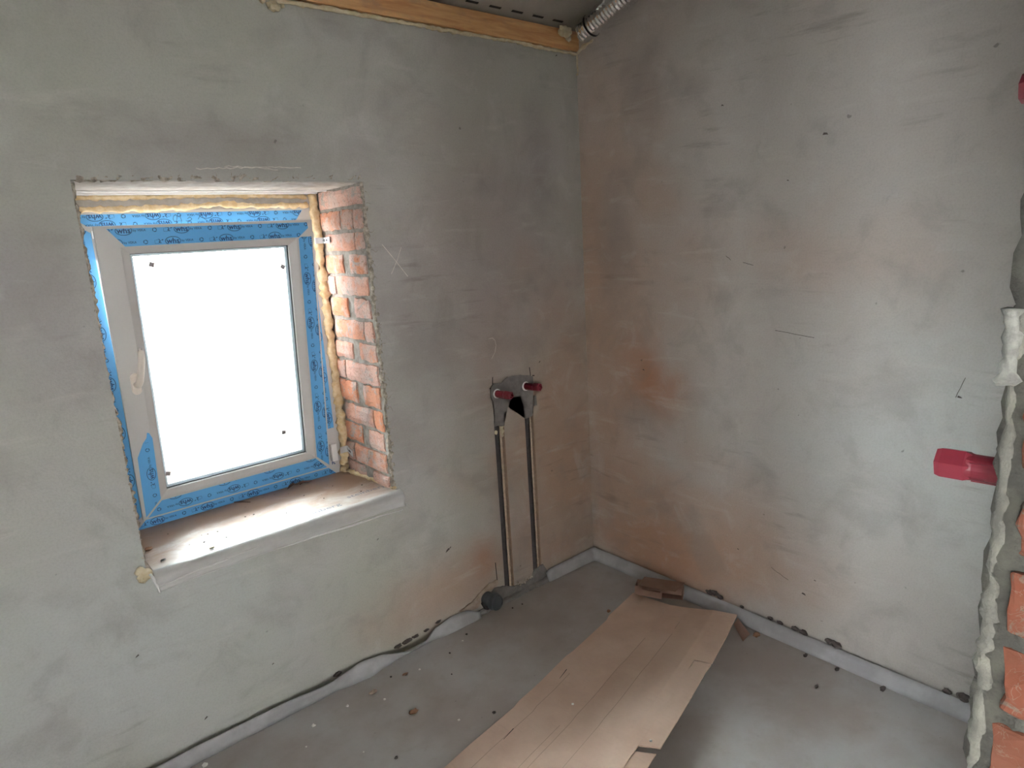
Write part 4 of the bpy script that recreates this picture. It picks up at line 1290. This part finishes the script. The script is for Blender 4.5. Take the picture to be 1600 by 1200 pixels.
for (x, y, r) in [(-1.541, -.136, .0062), (-1.301, -.194, .0046), (-1.120, -.141, .0042), (-1.412, -.129, .0052), (-1.174, -.464, .0042), (-1.868, -.058, .0085), (-.896, -.111, .0036), (-1.476, -.364, .003), (-1.60, -.21, .003)]:
    crumb('white_crumb', x, y, r, 'crumb_w', 'tiny white plaster crumb on the screed under the window wall', 'white crumbs on the floor')
for (x, y, r) in [(-.858, -.087, .0046), (-1.068, -.521, .0062), (-1.415, -.461, .0055), (-.98, -.14, .004), (-1.22, -.10, .004), (-1.05, -.25, .003), (-.60, -.075, .004), (-.55, -.082, .004)]:
    crumb('dark_crumb', x, y, r, 'crumb_d', 'tiny black crumb on the screed between window wall and cardboard', 'black crumbs on the floor')
crumb('brown_chip', -1.31, -.132, .012, 'pale_plaster', 'pale tan chip with a white tip on the screed', None, (1.3, .8, .45))
crumb('brown_chip', -1.262, -.324, .013, 'chip', 'reddish brown chip midway between wavy strip and cardboard', None, (1.2, .9, .4))
crumb('brown_chip', -1.175, -.125, .008, 'chip', 'small brown chip on the screed close to the wavy strip', None, (1.4, .7, .4))
crumb('brown_chip', -.064, -.912, .014, 'chip', 'flat rusty chip by the lifted cardboard corner', None, (1.3, .9, .3))
for (x, y, r) in [(-.060, -1.103, .008), (-.060, -1.218, .008), (-.058, -1.369, .011), (-.197, -1.209, .006)]:
    crumb('dark_chip', x, y, r, 'clod', 'small dark chip on the floor along the side wall strip', 'dark chips by the side wall', (1.4, .8, .5))
crumb('white_crumb', -.869, -.698, .0045, 'crumb_w', 'white crumb lying in the middle of the cardboard sheet', None, z=.022)
crumb('white_crumb', -.862, -1.02, .004, 'crumb_w', 'white crumb lying on the raised flap of cardboard', None, z=.072)
crumb('brown_chip', -.335, -.392, .008, 'chip', 'brown chip at the cardboard edge near the wall corner', None)

# marks on the side wall
TBw = lambda u, w, h: Vector((-h, u, w))
for (y, z, s) in ((-1.07, 1.83, .009), (-.95, 1.70, .004), (-.70, 1.98, .006), (-.79, .30, .005), (-1.10, .28, .004), (-1.06, .21, .008), (-.33, .98, .006), (-1.50, 1.03, .006)):
    bm = bmesh.new(); prism(bm, ragged([(y - s, z - s * .4), (y + s, z - s * .1), (y + s * .6, z + s * .7), (y - s * .4, z + s * .4)], .003, .002, y), TBw, -.0005, .0008)
    mk('dirt_spot', bm, M['clod'], wallB)
for pts in ([(-.92, 1.19), (-1.06, 1.175)], [(-.74, 1.44), (-.72, 1.455)], [(-.83, 1.42), (-.79, 1.43)], [(-1.49, 1.03), (-1.51, 1.09)], [(-.93, .27), (-1.00, .245)]):
    bm = bmesh.new(); stroke(bm, wobble([(a, b) for a, b in pts], 6, .004, pts[0][0]), .0018, TBw, 0, .0005); mk('scratch_mark', bm, M['clod'], wallB)

# ------------------------------------------------------------------ doorway jamb of the rear wall: mortar skin and bricks
bm = bmesh.new(); NI, NK = 22, 150
g = []
for i in range(NI + 1):
    r = []
    for k in range(NK + 1):
        y = CY0 + .004 - .20 * i / NI; z = .0 + 2.15 * k / NK
        d = noise.noise(Vector((y * 38, z * 38, 2))) * .005 + noise.noise(Vector((y * 90, z * 90, 4))) * .0025
        if z > 1.50: d *= .35
        e = .007 * noise.noise(Vector((z * 26, 7, 1))) + .005 * noise.noise(Vector((z * 70, 2, 5))) if i == 0 else 0
        r.append(bm.verts.new((CX - .006 + d - (.004 if z > 1.50 else 0) + (.004 if i == 0 else 0), min(y + e, CY0 + .006), z)))
    g.append(r)
for i in range(NI):
    for k in range(NK): bm.faces.new((g[i][k], g[i][k + 1], g[i + 1][k + 1], g[i + 1][k]))
bmesh.ops.solidify(bm, geom=list(bm.faces), thickness=.004)
mk('jamb_mortar', bm, M['mortarC'], wallC, smooth=True)
bm = bmesh.new()
p = resample([(CX - .003, CY0 - .004, .3), (CX - .003, CY0 - .004, 1.49)], .008)
sweep(bm, p, [.0065 * (.7 + 1.1 * abs(noise.noise(Vector((i * .45, 3, 1))))) for i in range(len(p))], 8, .005, 60, seed=2)
mk('jamb_edge', bm, M['mortarC'], wallC, smooth=True)
bm = bmesh.new()
p = resample([(CX - .006, CY0 + .001, 1.42), (CX - .007, CY0 + .001, 1.488)], .006)
sweep(bm, p, [.009 * (.7 + .9 * abs(noise.noise(Vector((i * .5, 9, 1))))) for i in range(len(p))], 10, .004, 90, seed=6)
mk('plaster_dab', bm, M['dab'], wallC, smooth=True)
for i in range(-5, 6):
    z0 = 1.032 + .0785 * i
    for (a, b) in ([(-1.967, -2.085)] if i % 2 == 0 else [(-1.970, -2.03), (-2.04, -2.145)]):
        bm = bmesh.new(); t = bmesh.new()
        box(t, (CX - .0125, b, z0 + .004), (CX + .01, a, z0 + .062), .004)
        bmesh.ops.subdivide_edges(t, edges=[e for e in t.edges if e.calc_length() > .02], cuts=4, use_grid_fill=True)
        for v in t.verts:
            nv = noise.noise_vector(v.co * 30) + noise.noise_vector(v.co * 80) * .5; v.co += nv * .0075
        merge(bm, t); mk('brick', bm, M['brickC'], wallC, origin=(CX, (a + b) / 2, z0), smooth=False)
